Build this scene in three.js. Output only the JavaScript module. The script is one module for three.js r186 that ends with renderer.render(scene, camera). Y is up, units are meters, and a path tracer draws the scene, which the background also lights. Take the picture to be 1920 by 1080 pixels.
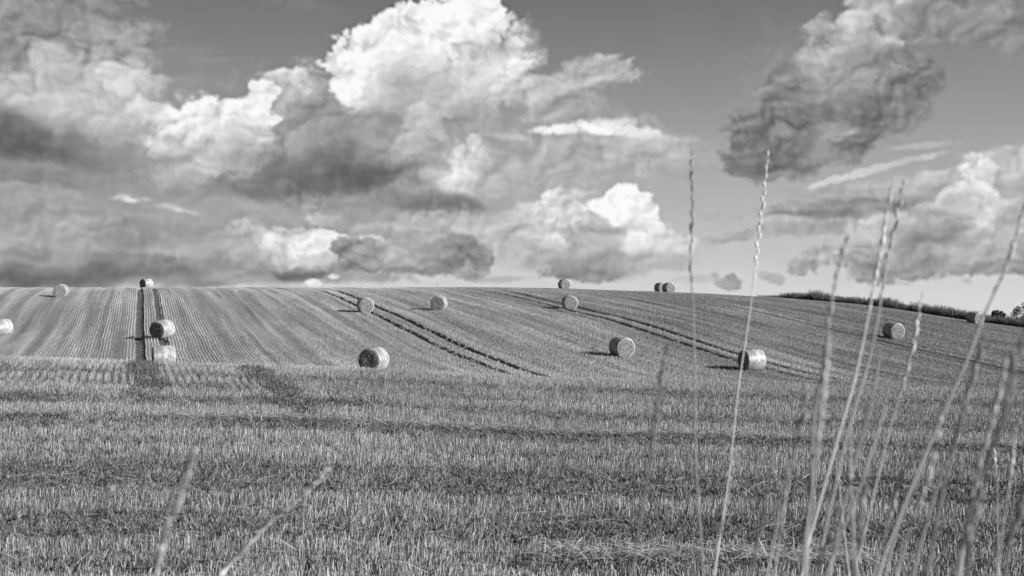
import * as THREE from 'three';
import { mergeGeometries } from 'three/addons/utils/BufferGeometryUtils.js';

// ---------- camera, exposure, sun ----------
const scene = new THREE.Scene();
const camera = new THREE.PerspectiveCamera(28.12, 16 / 9, 0.1, 6000);
camera.position.set(0, 0, 0);
camera.lookAt(0, 80 / 2156, -1);
camera.focus = 38;
camera.userData.fStop = 5.2;
const renderer = new THREE.WebGLRenderer({ antialias: true });
renderer.toneMapping = THREE.LinearToneMapping;
renderer.toneMappingExposure = 3.4;
renderer.shadowMap.enabled = true;
const EXPOSURE = renderer.toneMappingExposure;

const SUN_AZ = 68, SUN_EL = 23;            // degrees: to the right of straight behind the viewer, and above the horizon
const sunDir = new THREE.Vector3(
  Math.sin(SUN_AZ * Math.PI / 180) * Math.cos(SUN_EL * Math.PI / 180),
  Math.sin(SUN_EL * Math.PI / 180),
  Math.cos(SUN_AZ * Math.PI / 180) * Math.cos(SUN_EL * Math.PI / 180));
const sun = new THREE.DirectionalLight(0xffffff, 4.8);
sun.name = 'sun';
sun.position.copy(sunDir).multiplyScalar(200).add(new THREE.Vector3(0, 0, -80));
sun.target.position.set(0, 0, -80);
sun.castShadow = true;
sun.shadow.camera.left = -130; sun.shadow.camera.right = 130;
sun.shadow.camera.top = 90; sun.shadow.camera.bottom = -90;
sun.shadow.camera.near = 1; sun.shadow.camera.far = 500;
sun.shadow.mapSize.set(4096, 4096);
scene.add(sun, sun.target);

// ---------- seeded random numbers and noise ----------
function mulberry(a) {
  return () => { a |= 0; a = a + 0x6D2B79F5 | 0; let t = Math.imul(a ^ a >>> 15, 1 | a); t = t + Math.imul(t ^ t >>> 7, 61 | t) ^ t; return ((t ^ t >>> 14) >>> 0) / 4294967296; };
}
const HASH = new Float32Array(65536);
{ const r = mulberry(77); for (let i = 0; i < 65536; i++) HASH[i] = r() * 2 - 1; }
const PERM = new Uint16Array(512);
{ const r = mulberry(5), p = [...Array(256).keys()]; for (let i = 255; i > 0; i--) { const j = Math.floor(r() * (i + 1)); [p[i], p[j]] = [p[j], p[i]]; } for (let i = 0; i < 512; i++) PERM[i] = p[i & 255]; }
function vnoise(x, y) {                      // value noise, -1..1
  const ix = Math.floor(x), iy = Math.floor(y); let fx = x - ix, fy = y - iy;
  fx = fx * fx * (3 - 2 * fx); fy = fy * fy * (3 - 2 * fy);
  const X = ix & 255, Y = iy & 255, X1 = (X + 1) & 255, Y1 = (Y + 1) & 255;
  const a = HASH[PERM[X] * 256 + Y], b = HASH[PERM[X1] * 256 + Y], c = HASH[PERM[X] * 256 + Y1], d = HASH[PERM[X1] * 256 + Y1];
  return a + (b - a) * fx + (c - a) * fy + (a - b - c + d) * fx * fy;
}
const GX = new Float32Array(256), GY = new Float32Array(256);
{ const r = mulberry(11); for (let i = 0; i < 256; i++) { const a = r() * Math.PI * 2; GX[i] = Math.cos(a); GY[i] = Math.sin(a); } }
function gnoise(x, y) {                      // gradient noise, about -1..1
  const ix = Math.floor(x), iy = Math.floor(y), fx = x - ix, fy = y - iy;
  const X = ix & 255, Y = iy & 255, X1 = (X + 1) & 255, Y1 = (Y + 1) & 255;
  const u = fx * fx * fx * (fx * (fx * 6 - 15) + 10), v = fy * fy * fy * (fy * (fy * 6 - 15) + 10);
  const h00 = PERM[PERM[X] + Y], h10 = PERM[PERM[X1] + Y], h01 = PERM[PERM[X] + Y1], h11 = PERM[PERM[X1] + Y1];
  const a = GX[h00] * fx + GY[h00] * fy, b = GX[h10] * (fx - 1) + GY[h10] * fy;
  const c = GX[h01] * fx + GY[h01] * (fy - 1), d = GX[h11] * (fx - 1) + GY[h11] * (fy - 1);
  return (a + (b - a) * u + (c - a) * v + (a - b - c + d) * u * v) * 1.5;
}
function fbm(x, y, oct) { let s = 0, a = 0.5; for (let i = 0; i < oct; i++) { s += a * gnoise(x, y); x = x * 2.03 + 17.1; y = y * 2.03 + 5.7; a *= 0.5; } return s; }
const clamp = THREE.MathUtils.clamp, lerp = THREE.MathUtils.lerp;
const sstep = (a, b, x) => { const t = clamp((x - a) / (b - a), 0, 1); return t * t * (3 - 2 * t); };
const toLinear = (v) => v <= 0.04045 ? v / 12.92 : Math.pow((v + 0.055) / 1.055, 2.4);
const grey = (v) => new THREE.Color().setRGB(v, v, v);

// ---------- sky: clear air and clouds, by direction (azimuth to the right of the view, elevation; degrees) ----------
// each puff: azimuth, elevation, half width, half height, tilt, tone, cover, firmness of its edge, darkening towards its base
const PUFFS = [
  [-1.6,10.69,6.91,1.59,0,.64,.35,0,0], [7.7,8.4,5.79,1.58,0,.7,.5,0,0], [-15.17,12.95,1.54,.31,0,.58,.5,.1,0], [-16.42,13.25,2.29,.2,3,.57,.5,.1,0], [-17.41,14.27,.76,.41,0,.58,.6,.2,0], [-10.61,15.68,2.35,.52,0,.52,.5,0,0],
  [-22.85,14.04,4.9,2.2,0,.57,.95,.35,0], [-20.05,13.58,2.25,1.5,0,.59,.8,.3,0], [-24.17,12.03,4.12,.97,0,.6,.7,.1,0], [-22.83,12.74,3.18,.54,0,.55,.6,0,0], [-21.24,14.67,2.97,.62,0,.56,.5,0,0], [-20.26,11.27,3.99,1.87,0,.74,.9,.25,0],
  [-22.11,10.65,4.92,1.35,0,.76,.8,.1,0], [-17.86,10.81,1.26,1.14,0,.72,.85,.25,0], [-19.22,13.75,1.25,.35,-15,.7,.7,.1,0], [-18.61,13.09,1.76,.4,-8,.62,.7,.1,0], [-18.36,11.89,1.51,.63,-12,.82,.8,.2,0], [-18.95,11.36,1.01,.35,-15,.87,.8,.2,0],
  [-17.73,10.45,.89,.56,-20,.87,.85,.35,0], [-21.44,12.15,2.23,.25,0,.8,.5,0,0], [-22,10.78,1.48,.54,0,.84,.6,0,0], [-15.79,11.93,1.41,.51,8,.62,.5,0,0], [-17.14,11.6,1.52,.76,0,.64,.5,0,0], [-21.41,9.97,4.95,1.36,0,.74,.7,0,0],
  [-18.32,9.17,2.27,1.01,0,.72,.8,.1,.06], [-23.69,9.58,2.68,.85,-14,.5,.8,0,0], [-23.9,8.77,4.62,1.26,-9,.41,.95,0,0], [-22.08,8.23,4.43,.89,-6,.42,.92,0,0], [-24.34,8.33,2.18,.48,0,.39,.8,0,0], [-19.75,8.6,2.25,.55,-6,.52,.7,0,0],
  [-22.75,7.1,6.37,1.1,0,.52,.85,0,0], [-22.3,7.56,2.7,.25,-4,.6,.7,0,0], [-18.78,7.53,3.52,.88,0,.56,.8,0,0], [-23.19,6.71,2.93,.29,0,.5,.6,0,0], [-23.64,6.52,1.22,.19,0,.7,.5,.1,0], [-20.65,5.47,8.21,1.74,0,.58,.9,0,0],
  [-22.73,6.37,2.21,.44,0,.64,.8,.15,.05], [-15.86,6.89,3.58,1.02,0,.58,.8,0,0], [-21.57,4.94,3.46,1.48,0,.63,.85,.1,.05], [-17.55,5.27,3.04,.35,0,.66,.7,.1,0], [-23.04,3.67,1.71,.98,0,.6,.8,.15,.1], [-20.75,4.35,1.24,.87,0,.68,.7,.15,.08],
  [-18.98,4.02,1.26,1.01,0,.62,.8,.25,.06], [-18.39,4.54,2.27,.76,-10,.55,.7,.1,0], [-16.33,4.59,3.06,.89,0,.6,.7,0,0], [-23.58,2.31,4.87,.78,0,.41,.92,0,0], [-19.44,2.63,7.02,.9,0,.43,.92,0,0], [-22,2.83,2.22,.25,0,.52,.5,.1,0],
  [-16.31,2.93,3.06,.64,0,.5,.8,.1,0], [-17.05,3.3,1.52,.46,0,.55,.7,.2,0], [-14.08,3.35,2.32,.77,0,.56,.8,.1,0], [-20.62,3.48,6.47,.4,0,.55,.5,0,0], [-18.58,6.27,.65,.2,0,.84,.75,.1,0], [-18.29,6.15,.35,.15,0,.88,.8,.2,0],
  [-19.05,6.25,.35,.1,0,.8,.7,.1,0], [-17.69,6.27,.35,.13,0,.8,.7,.1,0], [-16.54,5.96,.61,.18,-10,.82,.7,.1,0], [-16.04,5.82,.41,.13,0,.87,.8,.2,0], [-15.55,5.73,.51,.13,-14,.8,.7,.1,0], [-17.07,5.94,.36,.1,0,.78,.6,.1,0],
  [-13.36,7.48,5.69,1.81,0,.6,.9,.05,0], [-9.53,9.4,4.98,3.41,0,.63,.95,.25,.06], [-5.85,8.43,5.82,3.17,0,.64,.95,.15,.05], [1.07,8.21,5.31,1.86,0,.68,.9,.1,0], [-10.58,10.9,1.83,1.57,0,.66,.9,.4,.03], [-8.76,11.22,1.58,1.05,0,.64,.8,.3,0],
  [-10.97,11.96,.99,.68,0,.78,.9,.45,.1], [-11.36,11.43,.78,.73,0,.72,.8,.3,0], [-9.02,10.31,2.1,1.44,0,.58,.7,.1,0], [-10.56,8.34,2.87,1.57,0,.57,.8,0,0], [-12.1,8.8,2.08,1.56,0,.68,.7,.1,0], [-14.64,9.35,2.7,1.54,0,.8,.95,.4,.06],
  [-16.37,8.89,.92,.97,0,.8,.9,.4,.05], [-15.64,9.68,1.15,.97,0,.9,.95,.45,.05], [-14.65,10.36,1.08,.67,0,.92,.95,.5,0], [-13.85,10.52,1.03,.67,0,.92,.95,.5,0], [-14.27,9.74,1.55,.77,0,.88,.8,.2,0], [-12.63,11.13,.78,.67,0,.91,.95,.55,0],
  [-12.76,10.44,.93,.62,0,.88,.9,.4,0], [-11.91,10.34,.52,.23,12,.9,.95,.5,0], [-12.42,9.66,.67,.31,0,.7,.6,.2,0], [-13.38,9.4,1.03,.78,0,.76,.6,.1,0], [-14.76,8.46,2.57,.9,0,.74,.7,.05,0], [-15.99,7.52,1.79,.77,18,.78,.7,.1,.06],
  [-13.88,8.23,1.55,.77,0,.66,.7,.05,0], [-9,7.72,4.99,1.57,0,.44,.9,0,0], [-7.43,7.62,3.43,1.11,0,.41,.92,0,0], [-7.17,7.5,1.85,.58,0,.39,.7,0,0], [-11.07,7.16,2.87,.78,0,.46,.8,0,0], [-12.85,6.98,2.85,.57,0,.52,.7,0,0],
  [-4.26,7.4,2.12,1.06,0,.58,.6,0,0], [-10.55,6.65,3.14,.65,0,.44,.7,.05,0], [-9.52,7.84,.58,.31,0,.6,.4,.1,0], [0,13.91,.9,.9,0,.66,.8,.3,0], [.67,14.04,1.06,1.06,0,.7,.7,.25,0], [-1.34,12.89,2.39,1.99,0,.8,.95,.4,.05],
  [-2.94,13.13,3.18,2.39,0,.82,.95,.45,.05], [-7.19,12.79,1.9,1.58,0,.88,.97,.5,.05], [-8.51,13.39,.89,.68,0,.9,.95,.55,0], [-9.16,13.29,.26,.31,0,.8,.8,.4,0], [-7.46,13.75,1.21,.95,0,.94,.97,.55,0], [-6.01,14.22,1.32,1.06,0,.93,.97,.55,0],
  [-4.28,14.64,1.59,1.46,0,.92,.97,.55,0], [-2.82,15.62,1.75,1.17,0,.95,.98,.6,0], [-4.28,15.52,.64,.69,0,.93,.97,.55,0], [-2.14,15.05,1.33,1.06,0,.93,.9,.4,0], [-1.61,16.06,.64,.8,0,.93,.95,.5,0], [-7.98,12.26,1.16,1.32,0,.92,.9,.35,0],
  [-7.19,11.26,1.21,1.05,0,.86,.85,.25,0], [-6.4,13.07,1.16,1.32,0,.92,.7,.15,0], [-4.81,13.61,1.59,1.32,0,.89,.7,.1,0], [-.67,12.63,1.59,1.46,0,.84,.85,.3,.05], [-.27,13.66,1.06,.9,0,.84,.6,.3,0], [.13,13.4,.69,.58,0,.86,.6,.3,0],
  [-2.14,14.29,.58,.48,0,.78,.4,.2,0], [-2.41,12.37,1.86,1.06,0,.84,.7,.05,0], [-4.54,12.21,1.99,1.46,0,.73,.85,.05,0], [-5.34,11.3,2.38,1.19,0,.67,.8,.05,0], [-2.94,11.46,2.39,.8,0,.73,.7,.05,0], [-6.39,10.37,1.85,.92,0,.6,.7,.05,0],
  [-1.6,10.95,1.86,.64,0,.66,.6,.05,0], [-8.23,10.07,1.58,1.05,0,.57,.7,0,0], [-4.54,10.15,1.06,1.11,0,.76,.85,.25,.05], [-4.27,9.45,.95,.69,0,.72,.7,.1,0], [-4.94,10.92,.53,.42,0,.74,.7,.2,0], [-1.87,10.35,1.86,.8,0,.64,.8,.2,0],
  [2.41,11.98,2.92,.85,12,.74,.85,.3,0], [4.14,13.06,1.33,.64,0,.67,.85,.4,.04], [5.07,12.46,1.59,.53,0,.72,.8,.3,0], [1.87,11.73,2.12,.37,14,.8,.6,.1,0], [3.74,12.1,1.59,.37,0,.77,.5,.1,0], [3.87,11.79,1.33,.32,10,.62,.6,.25,0],
  [4.81,11.95,1.06,.37,0,.6,.6,.2,0], [2.14,10.95,2.39,.69,0,.7,.7,.15,0], [4.27,10.93,1.86,.64,0,.66,.6,.15,0], [3.21,11.28,1.59,.37,0,.64,.5,.2,0], [5.86,9.09,2.91,1.45,0,.72,.85,.15,0], [3.2,8.86,3.18,1.06,0,.69,.9,.2,.03],
  [7.7,9.31,1.58,.66,0,.76,.6,.15,0], [3.74,9.97,2.65,.34,0,.86,.8,.14,0], [2.27,9.96,1.33,.27,0,.93,.9,.2,0], [4.53,10.02,1.32,.42,0,.95,.9,.25,0], [6.26,9.81,1.45,.32,-8,.88,.85,.2,0], [4.8,10.32,1.32,.26,0,.86,.7,.2,0],
  [3.47,9.35,2.65,.32,0,.68,.7,.3,0], [0,9.58,1.06,.21,0,.78,.7,.2,0], [5.59,9.35,1.59,.32,0,.76,.7,.2,0], [6.65,8.42,.79,.63,0,.66,.6,.2,0], [8.48,8.65,.79,.32,0,.76,.5,.1,0], [8.48,7.92,1.84,.26,0,.66,.5,.1,0],
  [-2.67,7.68,1.99,1.59,0,.76,.9,.2,0], [-1.87,9.26,.42,.42,0,.86,.8,.3,0], [-2.8,8.07,1.06,.9,0,.87,.85,.25,0], [-3.46,7.28,1.19,.9,0,.89,.8,.1,0], [-2.13,7.68,1.06,.8,0,.85,.7,.15,0], [-1.33,8.47,.64,.64,0,.78,.6,.2,0],
  [-1.07,7.16,1.33,1.06,0,.7,.7,.1,0], [-4.79,6.35,3.18,.85,0,.46,.9,0,0], [-2.93,6.02,2.92,.69,4,.42,.92,.05,0], [-5.32,7.13,1.59,.79,0,.66,.5,.05,0], [-8.21,6.3,2.37,.58,0,.58,.7,.15,0], [-10.29,6.32,1.05,.47,0,.62,.7,.25,0],
  [-6.89,5.01,8.71,1.58,0,.62,.92,.05,0], [0,4.78,3.45,1.33,0,.72,.9,.1,0], [-12.58,4.93,4.15,1.04,0,.6,.8,.1,0], [-5.31,5.16,2.38,.69,0,.7,.8,.2,.05], [-3.19,4.91,2.12,.8,0,.7,.85,.25,.06], [-2.13,5.44,1.06,.64,0,.75,.7,.2,0],
  [-6.9,5.67,1.58,.37,0,.62,.7,.15,0], [-9.38,5.45,.94,.37,0,.77,.8,.25,0], [-13.09,4.71,1.19,.62,0,.72,.8,.2,.08], [-11.56,3.9,1.82,1.09,0,.78,.9,.3,.08], [-10.14,4.13,1.83,.84,0,.85,.95,.45,.05], [-10.54,4.7,1.31,.37,0,.82,.8,.4,0],
  [-9.24,3.99,1.05,.73,0,.88,.9,.5,0], [-8.51,4.41,.53,.26,0,.92,.9,.5,0], [-9.75,3.4,1.83,.52,0,.76,.8,.15,0], [-12.83,3.63,1.3,.67,0,.66,.7,.15,0], [-7.15,4.35,1.05,.32,0,.86,.85,.35,0], [-7.73,3.69,1.11,.84,0,.57,.95,.5,.03],
  [-6.49,3.7,.95,.69,0,.6,.8,.3,0], [-5.04,3.57,2.12,.69,0,.64,.8,.2,0], [-5.97,3.7,.79,.48,0,.74,.6,.25,0], [-5.17,2.96,1.59,.26,0,.55,.9,.2,0], [-2.66,3.77,.9,.96,0,.55,.95,.45,0], [-1.86,3.45,.69,.74,0,.56,.95,.5,0],
  [-3.32,3.98,.53,.53,0,.66,.6,.3,0], [-3.46,3.05,1.33,.32,0,.56,.8,.3,0], [-4.04,3.71,.69,.53,0,.58,.7,.25,0], [-10.52,2.74,2.87,.5,0,.43,.92,.1,0], [-11.81,3.12,2.34,.31,0,.58,.6,.1,0], [-11.54,2.29,3.12,.31,0,.68,.8,.1,0],
  [-7.15,2.58,2.64,.32,0,.64,.8,.2,0], [-12.82,2.59,1.04,.36,0,.6,.7,.2,0], [-14.57,2.31,1.54,.26,0,.5,.7,.1,0], [-13.45,2.48,1.03,.31,0,.64,.8,.25,0], [-9.75,2.36,.58,.21,0,.9,.95,.3,0], [-8.84,2.65,.26,.11,0,.86,.8,.3,0],
  [-10.9,2.22,1.57,.16,0,.78,.7,.1,0], [-.8,2.58,1.59,.19,0,.7,.85,.2,0], [-6.88,2.22,3.17,.13,0,.8,.6,.1,0], [3.46,5.04,3.71,1.86,0,.74,.95,.3,.03], [1.07,4.78,2.13,.96,0,.75,.85,.2,0], [1.87,6.31,.9,.69,0,.85,.95,.4,0],
  [1.07,5.84,1.06,.58,0,.8,.8,.3,0], [3.33,5.96,1.33,.74,0,.82,.9,.35,0], [4.52,5.82,1.32,1.06,0,.8,.85,.3,0], [5.71,6.29,1.16,.9,0,.95,.97,.5,0], [6.5,5.8,.69,.95,0,.92,.95,.5,0], [5.97,5.41,1.22,.74,0,.93,.9,.3,0],
  [6.37,4.75,1.32,.9,0,.86,.9,.3,0], [7.55,4.21,1.32,.68,0,.83,.9,.3,.04], [8.2,4.47,.95,.53,0,.8,.7,.2,0], [2,4.3,.58,.64,0,.86,.85,.3,0], [1.38,4.65,.48,.37,0,.8,.6,.3,0], [3.19,3.71,3.18,.8,0,.72,.8,.1,0],
  [4.52,3.97,1.32,1.32,0,.68,.7,.1,0], [1.6,3.58,2.13,.58,0,.7,.8,.15,0], [4.25,3.23,3.18,.74,0,.58,.9,.15,0], [3.72,2.81,2.12,.37,0,.56,.9,.3,0], [6.89,3.43,2.11,.58,0,.7,.8,.15,0], [0,4.12,1.06,.53,0,.76,.6,.2,0],
  [5.58,4.63,.53,.63,0,.88,.5,.1,0], [8.08,7.22,1.05,.13,0,.72,.4,.1,0], [9.77,5.7,.63,.29,0,.68,.7,.3,0], [15.66,11.93,5.12,3.07,0,.6,.5,.1,0], [17.66,14.5,1.52,1.77,0,.7,.9,.4,.04], [16.67,13.6,1.27,1.27,0,.7,.9,.4,0],
  [17.67,15.22,1.27,1.01,0,.75,.9,.4,0], [17.17,14.05,.86,.86,0,.76,.7,.2,0], [14.93,13.34,.87,1.08,0,.66,.9,.45,0], [15.44,14.41,.41,.77,0,.62,.8,.4,0], [15.67,12.68,1.54,1.02,0,.66,.8,.3,0], [17.15,12.58,1.78,1.27,0,.66,.85,.25,0],
  [17.64,13.28,.76,.76,0,.72,.6,.2,0], [18.11,11.41,2.27,1.77,0,.54,.9,.35,0], [19.19,11.71,1.25,1.25,0,.49,.9,.4,0], [19.8,12.15,.6,.4,0,.49,.85,.4,0], [18.84,12.47,1.01,.65,0,.56,.7,.3,0], [15.66,11.43,2.81,1.54,0,.62,.85,.2,0],
  [13.4,11.3,1.03,1.42,0,.53,.9,.4,0], [14.39,9.99,2.32,1.54,0,.52,.9,.3,0], [13.13,9.41,1.81,1.55,0,.5,.9,.3,0], [11.73,9.59,1.04,1.09,0,.5,.95,.45,0], [11.34,9.91,.78,.63,0,.51,.9,.45,0], [12.1,8.42,1.56,1.04,0,.47,.95,.4,0],
  [13.37,8.25,1.81,.93,0,.48,.9,.3,0], [11.59,7.79,1.04,.42,0,.5,.8,.3,0], [17.12,9.86,1.78,1.27,0,.52,.85,.3,0], [17.85,10.32,1.52,1.11,0,.49,.9,.35,0], [16.86,8.87,1.27,.76,35,.47,.9,.35,0], [16.24,8.14,.92,.36,0,.55,.7,.3,0],
  [19.06,10.62,.75,.75,0,.51,.8,.35,0], [15.51,9.56,1.02,.61,0,.63,.75,.2,0], [15.16,11.09,.62,.26,0,.63,.7,.1,0], [15.38,8.43,1.28,.51,0,.6,.6,.2,0], [16.66,12.37,.76,1.02,0,.64,.5,.1,0], [14.16,12.01,.57,.46,0,.56,.5,.1,0],
  [21.47,14.53,2.97,1.04,0,.57,.85,.25,0], [18.99,14.75,.65,.5,0,.62,.8,.35,0], [19.83,14.44,1,.75,0,.58,.7,.3,0], [23.3,13.76,1.95,1.07,0,.56,.8,.25,0], [22.63,14.65,1.23,.74,0,.6,.6,.2,0], [20.53,14.02,1.74,.6,0,.53,.6,.2,0],
  [21.37,6.8,5.94,1.24,6,.7,.85,.2,0], [18.05,6.56,4.8,.71,0,.67,.85,.15,0], [22.75,7.58,2.94,.64,7,.77,.85,.25,0], [23.66,8.01,2.19,.49,6,.74,.7,.2,0], [19.99,8.64,1.75,.17,3,.73,.7,.2,0], [16.6,7.42,1.91,.18,13,.81,.9,.3,0],
  [18.55,7.84,2.27,.15,12,.77,.8,.25,0], [15.24,7.06,.77,.18,14,.77,.7,.2,0], [17.57,6.96,3.04,.23,6,.72,.6,.1,0], [17.07,5.96,4.83,.43,2,.57,.85,.15,0], [15.6,5.58,3.58,.26,0,.53,.85,.2,0], [19,5.65,3.02,.55,0,.55,.7,.1,0],
  [13.35,5.43,1.55,.16,0,.77,.7,.2,0], [17.55,5.06,4.05,.46,0,.59,.85,.15,0], [14.6,4.94,3.09,.31,0,.63,.8,.2,0], [11.31,4.69,1.82,.34,14,.69,.85,.3,0], [10.28,4.52,1.05,.13,0,.67,.6,.2,0], [22.02,4.06,4.19,1.48,0,.68,.92,.2,.03],
  [21.35,5.57,1.73,.99,0,.74,.9,.35,0], [22.02,7.13,.64,.84,0,.87,.95,.5,0], [21.98,7.87,.25,.35,0,.74,.8,.45,0], [22.52,7.23,.39,.54,0,.84,.9,.45,0], [21.93,6.03,1.23,.99,0,.88,.95,.4,0], [21.36,6.43,.74,.74,0,.76,.8,.35,0],
  [22.95,5.38,1.08,.98,0,.8,.9,.35,0], [22.26,5.16,1.23,.64,0,.82,.7,.1,0], [23.73,4.86,.97,1.22,0,.7,.85,.3,0], [20.53,5.22,1.24,1,0,.66,.85,.3,0], [18.03,4.55,1.52,.91,0,.76,.9,.35,.04], [18.99,4.77,1.51,.75,0,.72,.8,.2,0],
  [18.74,4.03,.65,.65,0,.82,.7,.15,0], [19.45,3.76,2,1.1,0,.57,.9,.15,0], [20.4,4.48,1.25,1,0,.58,.8,.1,0], [17.29,3.55,1.01,.76,0,.62,.85,.35,0], [17.77,2.83,1.27,.56,0,.6,.85,.4,0], [19.44,2.88,1.75,.5,0,.58,.85,.3,0],
  [18.02,3.79,.51,.51,0,.74,.5,.2,0], [22.24,3.44,2.71,.84,0,.69,.9,.15,0], [23.15,4.03,1.47,.64,0,.72,.7,.1,0], [21.31,2.85,1.73,.3,0,.63,.85,.25,0], [23.14,2.81,1.96,.34,0,.62,.9,.35,0], [24.25,2.91,1.45,.44,0,.62,.9,.35,0],
  [22.47,4.05,.29,.17,0,.84,.5,.2,0], [23.86,3.64,.63,.63,0,.6,.6,.1,0], [15.08,3.59,1.54,.51,12,.68,.9,.4,.04], [15.58,3.97,1.28,.41,18,.72,.7,.3,0], [14.08,3.09,.62,.36,0,.62,.8,.4,0], [16.02,3.32,.51,.31,0,.62,.6,.3,0],
  [12.94,2.54,.47,.26,-20,.68,.8,.35,0], [12.51,2.72,.26,.21,0,.66,.7,.4,0], [10.83,2.4,.52,.31,0,.61,.9,.4,0], [10.31,2.3,.31,.24,0,.62,.8,.4,0], [10.13,2.62,.26,.18,0,.66,.7,.4,0], [9.23,2.49,1.31,.31,0,.74,.6,.2,0],
  [21.72,2.3,.25,.17,0,.7,.6,.3,0], [13.58,3.36,.52,.21,0,.72,.4,.2,0],];
{
  const r = mulberry(2024);                  // the rest of the sky: more cumulus of the same kind
  const extra = [];
  for (let k = 0; k < 80; k++) {
    const az = r() * 360 - 180, el = 2 + 60 * Math.pow(r(), 1.6), big = (2.5 + 5 * r()) * (0.6 + el / 40);
    if (az > -33 && az < 33 && el < 16 + big * 0.8) continue;
    const stretch = 1 / Math.max(0.35, Math.cos(el * Math.PI / 180));
    extra.push([az, el, big * 1.3 * stretch, big * 0.55, r() * 10 - 5, 0.53, 0.9, 0.25, 0.05]);
    for (let j = 0; j < 9; j++) {
      const a = (r() - 0.5) * 2, b = (r() - 0.3);
      extra.push([az + a * big * stretch, el + b * big * 0.6, big * (0.25 + 0.35 * r()) * stretch, big * (0.2 + 0.2 * r()), 0, clamp(0.52 + 0.34 * b + 0.1 * (r() - 0.5), 0.4, 0.92), 0.9, 0.4, 0.05]);
    }
    extra.push([az, el - big * 0.35, big * 1.1 * stretch, big * 0.22, 0, 0.41, 0.8, 0.05, 0]);
  }
  PUFFS.unshift(...extra);
  const cell = (x, y) => {                   // distance to the nearest of scattered points
    const ix = Math.floor(x), iy = Math.floor(y); let best = 9;
    for (let a = -1; a < 2; a++) for (let b = -1; b < 2; b++) { const X = (ix + a) & 255, Y = (iy + b) & 255, h = PERM[X] * 256 + Y, dx = ix + a + 0.5 + 0.45 * HASH[h] - x, dy = iy + b + 0.5 + 0.45 * HASH[h ^ 21845] - y, q = dx * dx + dy * dy; if (q < best) best = q; }
    return best;
  };
  const heap = (x, y, oct) => { let v = 0, amp = 0.5, sum = 0; for (let q = 0; q < oct; q++) { v += amp * (1 - Math.min(1, 1.5 * cell(x, y))); sum += amp; x = x * 2.07 + 19.3; y = y * 2.07 + 7.9; amp *= 0.56; } return v / sum; };   // heaped rounded lumps, 0..1
  const W = 4096, H = 2048, half = H / 2, N = W * half, tone = new Float32Array(N), wa = new Float32Array(N), we = new Float32Array(N), bi = new Float32Array(N), lit = new Float32Array(N), bs = new Float32Array(N);
  const clear = (el) => el < 16.3 ? lerp(0.83, 0.46, Math.pow(clamp((el - 1.5) / 14.8, 0, 1), 0.92)) : lerp(0.46, 0.37, sstep(16.3, 55, el));
  for (let j = 0; j < half; j++) {
    const el = (j + 0.5) / H * 180;
    for (let i = 0; i < W; i++) {
      let az = ((i + 0.5) / W - 0.5) * 360 + 90; if (az > 180) az -= 360;
      const fine = Math.abs(az) < 28 && el < 18, o = fine ? 6 : 4, k = j * W + i;
      wa[k] = fbm(az * 0.42 + 40, el * 0.55 + 3, o); we[k] = fbm(az * 0.42 + 9, el * 0.55 + 71, o);
      const o2 = fine ? 4 : 2, x = az * 0.62 + 0.55 * wa[k], y = el * 0.8 + 0.55 * we[k], lump = heap(x, y, o2);
      bi[k] = 0.62 - lump; bs[k] = fine ? 0.6 - heap(x * 3.1 + 5, y * 3.1 + 8, 3) + 0.35 * wa[k] : bi[k];
      lit[k] = lump - heap(x - 0.16, y + 0.22, o2);          // lumps lit from above
      tone[k] = clear(el) + (el < 60 ? 0.012 * wa[k] : 0);
    }
  }
  for (const [az, el, ra0, re0, rot, t, cover, firm, shade] of PUFFS) {
    const ra = ra0 * 1.2, re = re0 * 1.2;
    const c = Math.cos(rot * Math.PI / 180), s = Math.sin(rot * Math.PI / 180), size = Math.min(ra, re), warp = Math.min(1.1, 0.2 + size * 0.9), lift = Math.min(warp, 0.06 + re * 0.6), rag = 0.9 * Math.min(1, 0.35 + firm * 1.3);
    const ea = Math.hypot(ra * c, re * s) * 1.35 + warp, ee = Math.hypot(ra * s, re * c) * 1.35 + warp;
    const j0 = Math.max(0, Math.floor((el - ee) / 180 * H)), j1 = Math.min(half - 1, Math.ceil((el + ee) / 180 * H));
    const i0 = Math.floor(((az - ea - 90) / 360 + 0.5) * W), i1 = Math.ceil(((az + ea - 90) / 360 + 0.5) * W);
    const edge = size < 0.75 ? bs : bi;
    const inner = firm < 0.12 ? firm : Math.min(0.9, 0.05 + firm * 1.5);
    for (let j = j0; j <= j1; j++) {
      const e = (j + 0.5) / H * 180;
      for (let ii = i0; ii <= i1; ii++) {
        const i = ((ii % W) + W) % W, k = j * W + i, a = ((ii + 0.5) / W - 0.5) * 360 + 90;
        let x = a - az + warp * wa[k], y = e - el + lift * we[k];
        const u = (x * c + y * s) / ra, v = (-x * s + y * c) / re, q = Math.sqrt(u * u + v * v) + rag * edge[k];
        if (q >= 1) continue;
        const m = q <= inner ? 1 : 1 - (q - inner) / (1 - inner), al = cover * m * m * (3 - 2 * m);
        const tt = t + shade * v + (0.30 * lit[k] * Math.min(1, size * 1.6) - 0.10 * bi[k] + 0.04 * we[k]) * (0.35 + 1.1 * firm);
        tone[k] += (tt - tone[k]) * al;
      }
    }
  }
  const soft = new Float32Array(N);          // bring out the edges of the clouds a little
  for (let j = 2; j < half - 2; j++) for (let i = 0; i < W; i++) { let v = 0; for (let b = -2; b < 3; b++) for (let a = -2; a < 3; a++) v += tone[(j + b) * W + ((i + a + W) % W)]; soft[j * W + i] = v / 25; }
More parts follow.
